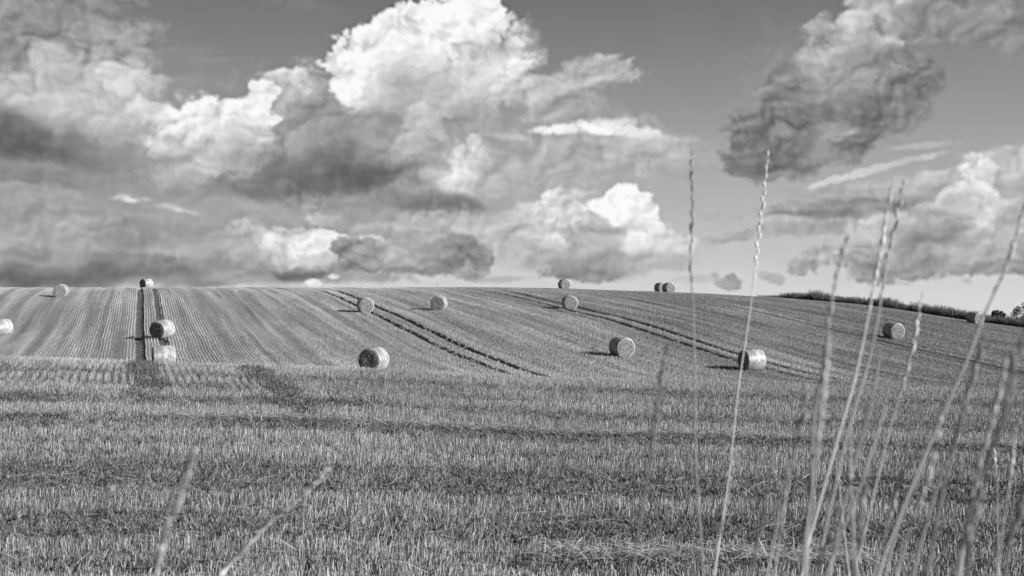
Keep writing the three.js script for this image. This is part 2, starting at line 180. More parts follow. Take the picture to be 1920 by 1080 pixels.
  for (let j = 2; j < half - 2; j++) for (let i = 0; i < W; i++) { const k = j * W + i; soft[k] = tone[k] + 0.55 * (tone[k] - soft[k]) + 0.07 * (tone[k] - 0.6); }
  for (let j = 2; j < half - 2; j++) for (let i = 0; i < W; i++) tone[j * W + i] = soft[j * W + i];
  const data = new Float32Array(W * H * 4);
  for (let j = 0; j < H; j++) for (let i = 0; i < W; i++) {
    const k = (j * W + i) * 4, v = j < half ? 0.32 / EXPOSURE : toLinear(clamp(tone[(j - half) * W + i], 0.2, 0.985)) / EXPOSURE;
    data[k] = data[k + 1] = data[k + 2] = v; data[k + 3] = 1;
  }
  const tex = new THREE.DataTexture(data, W, H, THREE.RGBAFormat, THREE.FloatType);
  tex.mapping = THREE.EquirectangularReflectionMapping;
  tex.magFilter = THREE.LinearFilter; tex.minFilter = THREE.LinearFilter;
  tex.needsUpdate = true;
  scene.background = tex;
  scene.environment = tex;
}

// ---------- the lie of the land (eye level is y = 0; d = distance in front of the viewer) ----------
const COLS_U = [-0.4453, -0.2968, -0.1484, 0, 0.1484, 0.2968, 0.4453];
const ROWS = [
  [-50, -1.3, -1.3, -1.3, -1.3, -1.3, -1.3, -1.3], [0, -1.2, -1.2, -1.2, -1.2, -1.2, -1.2, -1.2], [3.2, -1.22, -1.22, -1.22, -1.22, -1.22, -1.22, -1.22],
  [6, -1.78, -1.78, -1.78, -1.78, -1.78, -1.78, -1.78], [9, -2.25, -2.25, -2.26, -2.28, -2.29, -2.3, -2.3], [12, -2.28, -2.29, -2.31, -2.34, -2.37, -2.39, -2.4],
  [16, -2.08, -2.1, -2.15, -2.24, -2.28, -2.34, -2.38], [22, -1.62, -1.68, -1.78, -1.97, -2.07, -2.18, -2.27], [28, -1.2, -1.32, -1.47, -1.69, -1.83, -1.99, -2.13],
  [34, -0.9, -1.08, -1.23, -1.47, -1.65, -1.82, -1.94], [40, -1.1, -1.3, -1.45, -1.72, -1.92, -2.12, -2.27], [46, -1.6, -1.8, -1.9, -2.14, -2.34, -2.52, -2.66],
  [54, -2.2, -2.25, -2.3, -2.5, -2.72, -2.88, -3.08], [62, -2.35, -2.2, -2.1, -2.25, -2.58, -2.9, -3.15], [70, -1.95, -1.65, -1.55, -1.62, -2.0, -2.52, -2.9],
  [80, -1.1, -0.5, -0.4, -0.48, -0.88, -1.5, -2.1], [90, -0.18, 0.65, 0.78, 0.75, 0.42, -0.4, -1.3], [100, 1.55, 1.95, 1.9, 1.8, 1.5, 0.6, -0.75],
  [112, 3.3, 3.3, 3.2, 3.05, 2.72, 1.68, -0.2], [125, 4.4, 4.4, 4.35, 4.28, 3.8, 2.5, 0.2], [140, 5.13, 5.13, 5.14, 5.12, 4.5, 3.12, 0.25],
  [155, 5.5, 5.5, 5.5, 5.42, 4.9, 3.4, 0.05], [175, 5.5, 5.5, 5.5, 5.4, 4.9, 3.3, -0.8], [210, 4.2, 4.2, 4.2, 4.1, 3.6, 2, -3], [300, -1, -1, -1, -1, -2, -3, -7],
  [600, -9, -9, -9, -9, -10, -10, -12], [2500, -14, -14, -14, -14, -14, -14, -14], [6000, -14, -14, -14, -14, -14, -14, -14]];
// slopes for monotone cubic interpolation along d
const SLOPES = ROWS.map(() => new Float64Array(8));
for (let c = 1; c < 8; c++) for (let i = 1; i < ROWS.length - 1; i++) {
  const h0 = ROWS[i][0] - ROWS[i - 1][0], h1 = ROWS[i + 1][0] - ROWS[i][0], d0 = (ROWS[i][c] - ROWS[i - 1][c]) / h0, d1 = (ROWS[i + 1][c] - ROWS[i][c]) / h1;
  SLOPES[i][c] = d0 * d1 <= 0 ? 0 : (h0 + h1) * 3 / ((2 * h1 + h0) / d0 + (h1 + 2 * h0) / d1);
}
const colH = new Float64Array(9);
function landHeight(x, z) {
  const d = clamp(-z, -49.9, 5999);
  let i = 0; while (ROWS[i + 1][0] < d) i++;
  const h = ROWS[i + 1][0] - ROWS[i][0], t = (d - ROWS[i][0]) / h, t2 = t * t, t3 = t2 * t;
  const u = clamp(x / Math.max(d, 2), -0.62, 0.62), f = (u - COLS_U[0]) / 0.14843, k = clamp(Math.floor(f), 0, 5), w = f - k;
  const at = (c) => { c = clamp(c, 0, 6) + 1; return (2 * t3 - 3 * t2 + 1) * ROWS[i][c] + (t3 - 2 * t2 + t) * h * SLOPES[i][c] + (3 * t2 - 2 * t3) * ROWS[i + 1][c] + (t3 - t2) * h * SLOPES[i + 1][c]; };
  const p1 = at(k), p2 = at(k + 1), p0 = k > 0 ? at(k - 1) : 2 * p1 - p2, p3 = k < 5 ? at(k + 2) : 2 * p2 - p1;
  let y;
  if (w < 0) y = p1 + (p2 - p1) * w * 0.8;
  else if (w > 1) y = p2 + (p2 - p1) * (w - 1) * 0.8;
  else y = 0.5 * (2 * p1 + (p2 - p0) * w + (2 * p0 - 5 * p1 + 4 * p2 - p3) * w * w + (3 * p1 - p0 - 3 * p2 + p3) * w * w * w);
  const wide = sstep(8, 20, d);
  return y + wide * (0.05 * gnoise(x / 9 + 3, z / 9) + 0.02 * gnoise(x / 2.7, z / 2.7 + 9));
}
// the drilled rows run straight up the hill, a little to the left of the view
const ROW_A = Math.atan2(-0.327, 1), RC = Math.cos(ROW_A), RS = -Math.sin(ROW_A);   // across: s, along: t
const acrossOf = (x, z) => RC * x + RS * -z, alongOf = (x, z) => -RS * x + RC * -z;
const placeOf = (s, t) => [RC * s - RS * t, -(RS * s + RC * t)];

// ---------- field: soil sheet with drill rows and wheel ruts ----------
const ROW = 0.19;
const RUTS = [[-16.9, 0.2], [-18.4, 0.2], [0.3, 0.26], [1.8, 0.24], [18.7, 0.26], [20.2, 0.3], [36.0, 0.3], [37.65, 0.34], [53.9, 0.42], [55.4, 0.46], [71.6, 0.42], [73.1, 0.42], [89.2, 0.34], [90.7, 0.34], [106.8, 0.18], [108.3, 0.18]];
// bands of trodden, weedy or leaning stubble that follow the rows: place across, half width, share of straw lost
const BANDS = [[-2.45, 0.16, 0.5], [-1.0, 0.28, 0.36], [-3.5, 0.4, 0.32], [-5.0, 0.2, 0.18], [-6.5, 0.32, 0.5], [-8.1, 0.32, 0.4], [-10.2, 0.4, 0.3], [-12.6, 0.3, 0.4], [3.4, 0.3, 0.2], [5.8, 0.36, 0.42], [7.6, 0.14, 0.3], [8.7, 0.3, 0.25], [10.1, 0.4, 0.45], [12.2, 0.3, 0.3], [13.4, 0.3, 0.28], [15.5, 0.3, 0.5], [16.9, 0.14, 0.25], [17.6, 0.3, 0.2], [19.5, 0.1, 0.35], [21.9, 0.14, 0.2], [23.6, 0.4, 0.24], [26.4, 0.22, 0.3], [28.0, 0.22, 0.35], [30.4, 0.5, 0.2], [32.2, 0.16, 0.3], [34.2, 0.9, 0.22]];
{ const r = mulberry(31); for (let s = 39.5; s < 128; s += 0.7 + 1.5 * r()) BANDS.push([s, 0.1 + 0.24 * r(), 0.25 + 0.5 * r()]); BANDS.push([44.5, 1.6, 0.16], [50.5, 2.2, 0.2], [62, 3.2, 0.22], [80, 4, 0.22]); }
const bandIndex = new Map();
for (const b of BANDS) for (let k = Math.floor(b[0] - b[1] * 2.4); k <= Math.floor(b[0] + b[1] * 2.4); k++) { if (!bandIndex.has(k)) bandIndex.set(k, []); bandIndex.get(k).push(b); }
const waver = (t) => 0.16 * gnoise(t / 26, 4.4) + 0.05 * gnoise(t / 7, 8.1);
const HEADLAND = 27.5;                          // metres in front: nearer than this the rows run across the view
const edgeOf = (x) => HEADLAND + 0.12 * x + 1.2 * gnoise(x / 8, 2.2);
const WEEDS = [[0.3, 25.5, 42, 0.42, 0.8], [3.2, 21.5, 37, 0.36, 0.8], [-3.4, 25.2, 27.2, 2.0, 0.35], [3.6, 25, 26.5, 1.6, 0.3]];   // across, along from, along to, half width
function rutAt(s, t) { let m = 0; if (t < 38) return 0; for (const [c, w] of RUTS) { const q = Math.abs(s - c - 0.012 * gnoise(t / 6, c)); if (q < w * 2) m = Math.max(m, 1 - sstep(w * 0.7, w * 1.5, q / (1 + 0.06 * gnoise(t / 3, c * 5)))); } return m * sstep(38, 42, t); }
function lossAt(s, t) {                        // 0 full stand of straw .. 1 bare
  let m = 0;
  const list = bandIndex.get(Math.floor(s));
  if (list) for (const [c, w, k] of list) { const q = Math.abs(s - c) / (w * 1.3); if (q < 1.6) { const fade = 0.65 + 0.5 * gnoise(t / 17 + c, c * 3.3) + 0.5 * gnoise(t / 4.5 + c * 7, c); m = Math.max(m, 1.5 * k * clamp(fade, 0.15, 1.15) * (1 - sstep(0.6, 1.5, q + 0.25 * gnoise(t / 1.6, s * 3)))); } }
  return clamp(m, 0, 1);
}
function weedAt(s, t) { let m = 0; for (const [c, a, b, w, k] of WEEDS) if (t > a - 5 && t < b + 5) { const q = Math.sqrt(((s - c - 0.3 * gnoise(t / 3, c)) / w) ** 2 + ((t - (a + b) / 2) / ((b - a) / 2)) ** 4); m = Math.max(m, k * (1 - sstep(0.45, 1.25, q + 0.45 * gnoise(s * 2.3, t * 1.1) + 0.3 * gnoise(s * 6, t * 3)))); } return m; }
function strawTone(x, z, s, t) {               // natural unevenness of the straw's own colour
  const right = sstep(24, 46, s);
  return Math.max(0.3, 1 - 0.17 * right + (0.16 + 0.16 * right) * gnoise(s / 3.1, t / 40) + (0.3 + 0.2 * right) * gnoise(s / 0.8 + 40, t / 25) * sstep(26, 45, t) + (0.3 + 0.25 * right) * gnoise(s / 0.42 + 11, t / 18) * sstep(26, 45, t) + 0.10 * gnoise(x / 11, z / 11 + 60) + 0.06 * gnoise(x / 2.3, z / 2.3));
}
{
  const S = [], T = [];
  for (const v of [-3000, -1500, -700, -350, -180, -100, -60, -40, -30]) S.push(v);
  for (let v = -22; v < 45; v += ROW / 3) S.push(v);
  for (let v = 45; v < 122; v += 0.115) S.push(v);
  for (const v of [124, 128, 135, 145, 160, 190, 260, 400, 800, 1600, 3000]) S.push(v);
  for (const v of [-400, -150, -60, -30, -15, -8]) T.push(v);
  for (let v = -4; v < 12; v += 0.5) T.push(v);
  for (let v = 12; v < 46; v += 0.4) T.push(v);
  for (let v = 46; v < 175; v += 1.15) T.push(v);
  for (const v of [178, 185, 195, 210, 230, 260, 300, 360, 450, 600, 900, 1500, 2600, 4500]) T.push(v);
  const nS = S.length, nT = T.length, pos = new Float32Array(nS * nT * 3), col = new Float32Array(nS * nT * 3), index = new Uint32Array((nS - 1) * (nT - 1) * 6);
  for (let j = 0; j < nT; j++) for (let i = 0; i < nS; i++) {
    const s = S[i], t = T[j], [x, z] = placeOf(s + (s > -23 && s < 123 ? waver(t) : 0), t), d = -z, k = (j * nS + i) * 3;
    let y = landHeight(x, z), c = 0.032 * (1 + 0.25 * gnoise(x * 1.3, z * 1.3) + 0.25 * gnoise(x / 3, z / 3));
    if (s > -23 && s < 123 && t > 8 && t < 176) {
      const far = sstep(0, 2, d - edgeOf(x)), ph = (s / ROW) % 1, tri = Math.abs(2 * (ph < 0 ? ph + 1 : ph) - 1), rut = rutAt(s, t), loss = Math.max(lossAt(s, t), 0);
      y += 0.03 * gnoise(x * 5.1, z * 5.1) * (1 - far) + far * (s < 45 ? 0.035 * tri * (1 - rut) * (1 - 0.7 * loss) : 0) - 0.13 * rut + 0.015 * gnoise(x * 2.2, z * 2.2);
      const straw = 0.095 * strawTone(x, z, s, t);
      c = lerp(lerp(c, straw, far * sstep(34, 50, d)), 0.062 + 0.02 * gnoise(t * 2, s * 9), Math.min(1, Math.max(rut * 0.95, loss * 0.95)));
      c = lerp(c, 0.04, weedAt(s, t) * 0.8);
    }
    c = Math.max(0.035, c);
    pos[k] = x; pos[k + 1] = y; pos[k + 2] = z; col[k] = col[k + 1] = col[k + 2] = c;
  }
  let q = 0;
  for (let j = 0; j < nT - 1; j++) for (let i = 0; i < nS - 1; i++) { const a = j * nS + i, b = a + 1, c = a + nS, e = c + 1; index[q++] = a; index[q++] = b; index[q++] = e; index[q++] = a; index[q++] = e; index[q++] = c; }
  const g = new THREE.BufferGeometry();
  g.setAttribute('position', new THREE.BufferAttribute(pos, 3)); g.setAttribute('color', new THREE.BufferAttribute(col, 3)); g.setIndex(new THREE.BufferAttribute(index, 1)); g.computeVertexNormals();
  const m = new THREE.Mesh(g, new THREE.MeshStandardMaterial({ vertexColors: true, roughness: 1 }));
  m.name = 'field_ground'; m.userData = { kind: 'structure', label: 'rolling harvested field with drilled rows and wheel ruts' };
  scene.add(m);
}

// ---------- stubble ----------
const strawMat = new THREE.MeshStandardMaterial({ color: grey(0.178), vertexColors: true, roughness: 0.8, side: THREE.DoubleSide });
function bladeBundle(seed, n, spread, along, hMin, hMax, wMin, wMax, lean, broken) {
  const r = mulberry(seed), P = [], I = [], C = [];
  for (let k = 0; k < n; k++) {
    const tint = 0.28 + 1.3 * Math.pow(r(), 1.5); for (let q = 0; q < 18; q++) C.push(tint);
    const px = (r() - 0.5) * 2 * along, pz = (r() - 0.5) * 2 * spread, h = lerp(hMin, hMax, r()), w = lerp(wMin, wMax, r()) / 2, a = r() * Math.PI * 2, wx = Math.cos(a) * w, wz = Math.sin(a) * w;
    const lx = (r() - 0.5) * 2 * lean * h, lz = (r() - 0.5) * 2 * lean * h, bend = r() < broken, b = P.length / 3;
    const mx = px + lx * 0.5, mz = pz + lz * 0.5;
    let tx = px + lx, tz = pz + lz, ty = h, my = h * 0.55;
    if (bend) { const ba = r() * Math.PI * 2; tx = mx + Math.cos(ba) * h * 0.5; tz = mz + Math.sin(ba) * h * 0.5; ty = my + h * (r() * 0.5 - 0.25); }
    P.push(px - wx, -0.03, pz - wz, px + wx, -0.03, pz + wz, mx - wx * 0.9, my, mz - wz * 0.9, mx + wx * 0.9, my, mz + wz * 0.9, tx - wx * 0.75, ty, tz - wz * 0.75, tx + wx * 0.75, ty, tz + wz * 0.75);
    I.push(b, b + 1, b + 3, b, b + 3, b + 2, b + 2, b + 3, b + 5, b + 2, b + 5, b + 4);
  }
  const g = new THREE.BufferGeometry(); g.setAttribute('position', new THREE.Float32BufferAttribute(P, 3)); g.setAttribute('color', new THREE.Float32BufferAttribute(C, 3)); g.setIndex(I); g.computeVertexNormals();
  return g;
}
function scatter(name, label, geos, mat, spots, parent) {       // spots: [x, y, z, turn, scale, height, tiltX, tiltZ, tone]
  const lists = geos.map(() => []);
  spots.forEach((p, i) => lists[i % geos.length].push(p));
  const m4 = new THREE.Matrix4(), q = new THREE.Quaternion(), e = new THREE.Euler(), v = new THREE.Vector3(), sc = new THREE.Vector3(), c = new THREE.Color();
  const root = parent ?? new THREE.Group();
  geos.forEach((g, gi) => {
    const im = new THREE.InstancedMesh(g, mat, lists[gi].length);
    lists[gi].forEach((p, i) => {
      q.setFromEuler(e.set(p[6], p[3], p[7], 'XZY')); m4.compose(v.set(p[0], p[1], p[2]), q, sc.set(p[4], p[5], p[4])); im.setMatrixAt(i, m4); c.setRGB(p[8], p[8], p[8]); im.setColorAt(i, c);
    });
    im.name = name + (gi ? '_' + String(gi).padStart(3, '0') : ''); im.userData = { kind: 'stuff' };
    if (label) im.userData.label = label;
    (parent ?? scene).add(im);
  });
  return root;
}
// gaps across the headland where wheels flattened the stand: distance, half width, share lost
const GAPS = [[11.3, 0.35, 0.6], [13.4, 0.8, 0.88], [16.5, 1.1, 0.97], [19.0, 0.35, 0.5], [21.3, 0.8, 0.9], [24.8, 0.75, 0.85], [27.6, 0.6, 0.6], [30.5, 0.8, 0.8], [33.8, 0.8, 0.65]];
function gapAt(x, d) {
  let m = 0;
  for (const [c, w, k] of GAPS) { const q = Math.abs(d - c - 0.02 * x - 0.22 * gnoise(x / 5, c)) / w; if (q < 1.8) m = Math.max(m, k * clamp(0.88 + 0.55 * gnoise(x / 3.2 + c * 5, c * 1.7) + 0.35 * gnoise(x / 0.5, c * 4), 0, 1.05) * (1 - sstep(0.7, 1.7, q))); }
  return m;
}
{
  const near = [], r = mulberry(91);
  const put = (x, z, rowDir, dens) => {
    const d = -z, s = acrossOf(x, z), t = alongOf(x, z), weed = weedAt(s, t), gap = d < 36 ? gapAt(x, d) : 0, patch = sstep(0.34, 0.62, fbm(x / 1.5 + 9, z / 1.1, 3) + 0.12);
    const thin = d < 36 ? sstep(0.12, 0.5, gnoise(x / 5.5 + 0.6 * d, d / 0.62) + 0.35 * gnoise(x / 1.3, d / 0.4 + 50)) * sstep(36, 30, d) : 0;
    const keep = (1 - 0.9 * weed) * (1 - 0.66 * gap) * (1 - 0.35 * patch) * (1 - 0.4 * thin) * (0.62 + 0.38 * sstep(-0.22, 0.25, gnoise(x / 0.2, d / 0.27) + 0.5 * gnoise(x / 0.5 + 30, d / 0.6))) * dens;
    if (r() > keep) return;
    const low = Math.max(gap, 0.6 * thin, 0.5 * patch), lean = 0.08 + 0.5 * low, big = gnoise(x / 4, z / 4 + 30);
    near.push([x, landHeight(x, z) + 0.002, z, r() * 6.28, 0.85 + 0.4 * r(), (0.78 + 0.42 * r() + 0.16 * big) * (1 - 0.35 * weed) * (1 - 0.55 * low), (r() - 0.5) * 2 * lean, -(r() - 0.35) * 2 * lean, strawTone(x, z, s, t) * (0.7 + 0.5 * r()) * (1 - 0.45 * low * r())]);
  };
  for (let d = 7.6; d < 30; d += 0.145) {                // headland rows, across the view
    for (let x = -0.53 * d - 1; x < 0.53 * d + 1; x += 0.048) {
      const z = -(d + 0.03 * (r() + r() - 1) + 0.25 * gnoise(x / 7, d / 30)), xx = x + 0.05 * (r() - 0.5);
      if (-z < edgeOf(xx) && -z > 7.6) put(xx, z, 0, sstep(7.4, 9.2, -z));
    }
  }
  for (let s = -24; s < 42; s += ROW) for (let t = 20; t < 62; t += 0.06) {   // the first of the uphill rows
    const [x, z] = placeOf(s + waver(t) + 0.035 * (r() + r() - 1), t + 0.05 * r()), d = -z;
    if (d < edgeOf(x) || d > 50 || Math.abs(x) > 0.53 * d + 1) continue;
    put(x, z, 1, (1 - rutAt(s, t)) * (1 - 0.8 * lossAt(s, t)) * (0.72 + 0.28 * sstep(-0.1, 0.25, gnoise(t / 0.5, s * 8))));
  }
  const geos = [0, 1, 2, 3, 4].map((k) => bladeBundle(200 + k, 13, 0.042, 0.05, 0.06, 0.165, 0.0026, 0.0055, 0.17, 0.12));
  scatter('stubble', 'cut straw stubble standing in rows over the near field', geos, strawMat, near);
  

  const far = [];
  for (let s = -24; s < 122; s += ROW) for (let t = 40; t < 176; t += 0.21) {
    const ss = s + waver(t) + 0.02 * (r() - 0.5), tt = t + 0.2 * r(), [x, z] = placeOf(ss, tt), d = -z;
    if (d < 50 || d > 158 || Math.abs(x) > 0.5 * d) continue;
    const loss = lossAt(s, t), rut = rutAt(s, t);
    if (r() < rut * (s < 5 ? 1.1 : 0.95) || r() < loss * 0.9) continue;
    if (d > 120 && Math.abs(x) < 0.5 * d && landHeight(x, z) / d < 0.0 ) continue;
    far.push([x, landHeight(x, z) + 0.02 * (1 - rut), z, -ROW_A + (r() < 0.5 ? Math.PI : 0), 0.9 + 0.3 * r(), (0.96 + 0.2 * r()) * (1 - 0.5 * loss), (r() - 0.5) * 0.2, (r() - 0.5) * 0.2, strawTone(x, z, s, t) * (0.8 + 0.24 * r()) * (1 - 0.75 * loss)]);
  }
  // blades strung along z (the row), a hand wide
  const fg = [0, 1, 2].map((k) => bladeBundle(300 + k, 14, 0.2, 0.035, 0.045, 0.115, 0.008, 0.014, 0.2, 0.12));
  scatter('stubble_row', 'fine straw stubble in long rows over the hill', fg, strawMat, far);
  

  // straw left lying
  const litter = [], add = (x, z, lift) => { litter.push([x, landHeight(x, z) + lift, z, r() * 6.28, 0.6 + 0.9 * r(), 1, (r() - 0.5) * 0.5, (r() - 0.5) * 0.5, 0.8 + 0.6 * r()]); };
  for (let k = 0; k < 9000; k++) { const d = 8 + 30 * Math.pow(r(), 0.8), x = (r() * 2 - 1) * 0.5 * d; add(x, -d, 0.01 + 0.13 * r() * r()); }
  for (let k = 0; k < 4200; k++) { const x = (r() * 2 - 1) * 11.5, d = 21.9 + 0.02 * x + 0.22 * gnoise(x / 5, 21.5) + 0.28 * (r() + r() - 1); if (gnoise(x / 1.7, 7.7) > -0.25) add(x, -d, 0.03 + 0.14 * r()); }
  for (let k = 0; k < 700; k++) { const x = 0.2 + 3.4 * r(), d = 11.75 + 0.45 * (r() + r() - 1); add(x, -d, 0.05 + 0.13 * r()); }
  const sticks = [0, 1, 2].map((k) => { const L = 0.11 + 0.05 * k, w = 0.0035, g = new THREE.BufferGeometry(); g.setAttribute('position', new THREE.Float32BufferAttribute([-L, 0, -w, -L, 0, w, 0, 0.02 * (k - 1) + 0.01, -w, 0, 0.02 * (k - 1) + 0.01, w, L, 0, -w, L, 0, w, 0, -0.004, 0], 3)); g.setAttribute('color', new THREE.Float32BufferAttribute(new Float32Array(21).fill(1), 3)); g.setIndex([0, 1, 3, 0, 3, 2, 2, 3, 5, 2, 5, 4, 0, 6, 1, 4, 5, 6]); g.computeVertexNormals(); return g; });
  scatter('loose_straw', 'loose pieces of straw lying over the stubble', sticks, strawMat, litter);

  // low weeds in the wheel marks
  const weeds = [];
  for (let k = 0; k < 60000; k++) {
    const s = -6 + 13 * r(), t = 18 + 25 * r(), [x, z] = placeOf(s, t); if (-z > 44 || Math.abs(x) > -0.55 * z) continue;
    if (r() < weedAt(s, t)) weeds.push([x, landHeight(x, z), z, r() * 6.28, 0.7 + 0.7 * r(), 0.7 + 0.7 * r(), (r() - 0.5) * 0.3, (r() - 0.5) * 0.3, 0.7 + 0.6 * r()]);
  }
  for (let k = 0; k < 26000; k++) { const d = 8 + 24 * r(), x = (r() * 2 - 1) * 0.5 * d; if (fbm(x / 1.5 + 9, -d / 1.1, 3) + 0.12 > 0.5 || gapAt(x, d) > 0.45) weeds.push([x, landHeight(x, -d), -d, r() * 6.28, 0.6 + 0.6 * r(), 0.4 + 0.5 * r(), (r() - 0.5) * 0.3, (r() - 0.5) * 0.3, 0.7 + 0.6 * r()]); }
  for (const [c, w] of RUTS) if (c > -5 && c < 4) for (let t = 40; t < 130; t += 0.05) { if (r() < 0.9) { const [x, z] = placeOf(c + waver(t) + (r() - 0.5) * 2 * w, t); weeds.push([x, landHeight(x, z) - 0.1, z, r() * 6.28, 1, 0.7 + 0.3 * r(), 0, 0, 0.9 + 0.3 * r()]); } }
  const wg = [0, 1].map((k) => { const g = bladeBundle(400 + k, 12, 0.05, 0.05, 0.03, 0.13, 0.008, 0.016, 0.7, 0.3); return g; });
  scatter('weed', 'low dark weeds growing in the wheel marks', wg, new THREE.MeshStandardMaterial({ color: grey(0.07), vertexColors: true, roughness: 0.8, side: THREE.DoubleSide }), weeds);
  
}

// ---------- round bales ----------
const numbers = new Map();
const numbered = (name) => { const n = numbers.get(name) ?? 0; numbers.set(name, n + 1); return n ? name + '_' + String(n).padStart(3, '0') : name; };
function noiseTexture(w, h, f) {
  const a = new Uint8Array(w * h * 4);
  for (let j = 0; j < h; j++) for (let i = 0; i < w; i++) { const v = clamp(f(i, j), 0, 1) * 255, k = (j * w + i) * 4; a[k] = a[k + 1] = a[k + 2] = v; a[k + 3] = 255; }
  const t = new THREE.DataTexture(a, w, h); t.wrapS = t.wrapT = THREE.RepeatWrapping; t.magFilter = THREE.LinearFilter; t.minFilter = THREE.LinearMipmapLinearFilter; t.generateMipmaps = true; t.needsUpdate = true; return t;
}
const bale = (() => {
  const R = 0.65, L = 1.2, NA = 72, NL = 16, EDGE = 0.07;
  // straw wound round under a net: strands follow the circumference (u), lines of net along it
  const wrap = noiseTexture(1024, 256, (i, j) => { const u = i / 1024, v = j / 256; return 0.72 + 0.2 * vnoise(u * 40, j * 0.7) + 0.14 * vnoise(u * 130 + 50, j * 0.9 + 9) + 0.16 * vnoise(u * 9 + 3, v * 7) + 0.1 * vnoise(u * 24 + 30, v * 20) + (j % 13 === 0 ? 0.06 : 0); });
  wrap.colorSpace = THREE.SRGBColorSpace;
  const wrapBump = noiseTexture(1024, 256, (i, j) => 0.5 + 0.3 * vnoise(i * 0.05, j * 0.55) + 0.2 * vnoise(i * 0.15 + 90, j * 0.9));
  // cut ends: strands in a loose spiral round the core
  const ends = noiseTexture(512, 512, (i, j) => {
    const x = (i - 256) / 256, y = (j - 256) / 256, q = Math.hypot(x, y), a = Math.atan2(y, x);
    const strand = vnoise(q * 46 + a * 0.9, a * 7 * Math.max(0.25, q)), fine = vnoise(i * 0.31, j * 0.31), clump = vnoise(x * 5 + 30, y * 5), dark = vnoise(x * 14 + 7, y * 14);
    return 0.60 + 0.17 * strand + 0.16 * fine + 0.07 * clump + 0.09 * dark - (fine < -0.55 ? 0.12 : 0);
  });
  ends.colorSpace = THREE.SRGBColorSpace;
  const endBump = noiseTexture(512, 512, (i, j) => { const x = (i - 256) / 256, y = (j - 256) / 256, q = Math.hypot(x, y), a = Math.atan2(y, x); return 0.5 + 0.28 * vnoise(q * 46 + a * 0.9, a * 7 * Math.max(0.25, q)) + 0.25 * vnoise(i * 0.33, j * 0.33); });
  const wrapMat = new THREE.MeshStandardMaterial({ color: grey(0.29), map: wrap, bumpMap: wrapBump, bumpScale: 0.012, roughness: 0.5 });
  const endMat = new THREE.MeshStandardMaterial({ color: grey(0.34), map: ends, bumpMap: endBump, bumpScale: 0.04, roughness: 0.95 });
  const looseMat = new THREE.MeshStandardMaterial({ color: grey(0.2), roughness: 0.85, side: THREE.DoubleSide });
  return { R, L, NA, NL, EDGE, wrapMat, endMat, looseMat };
})();
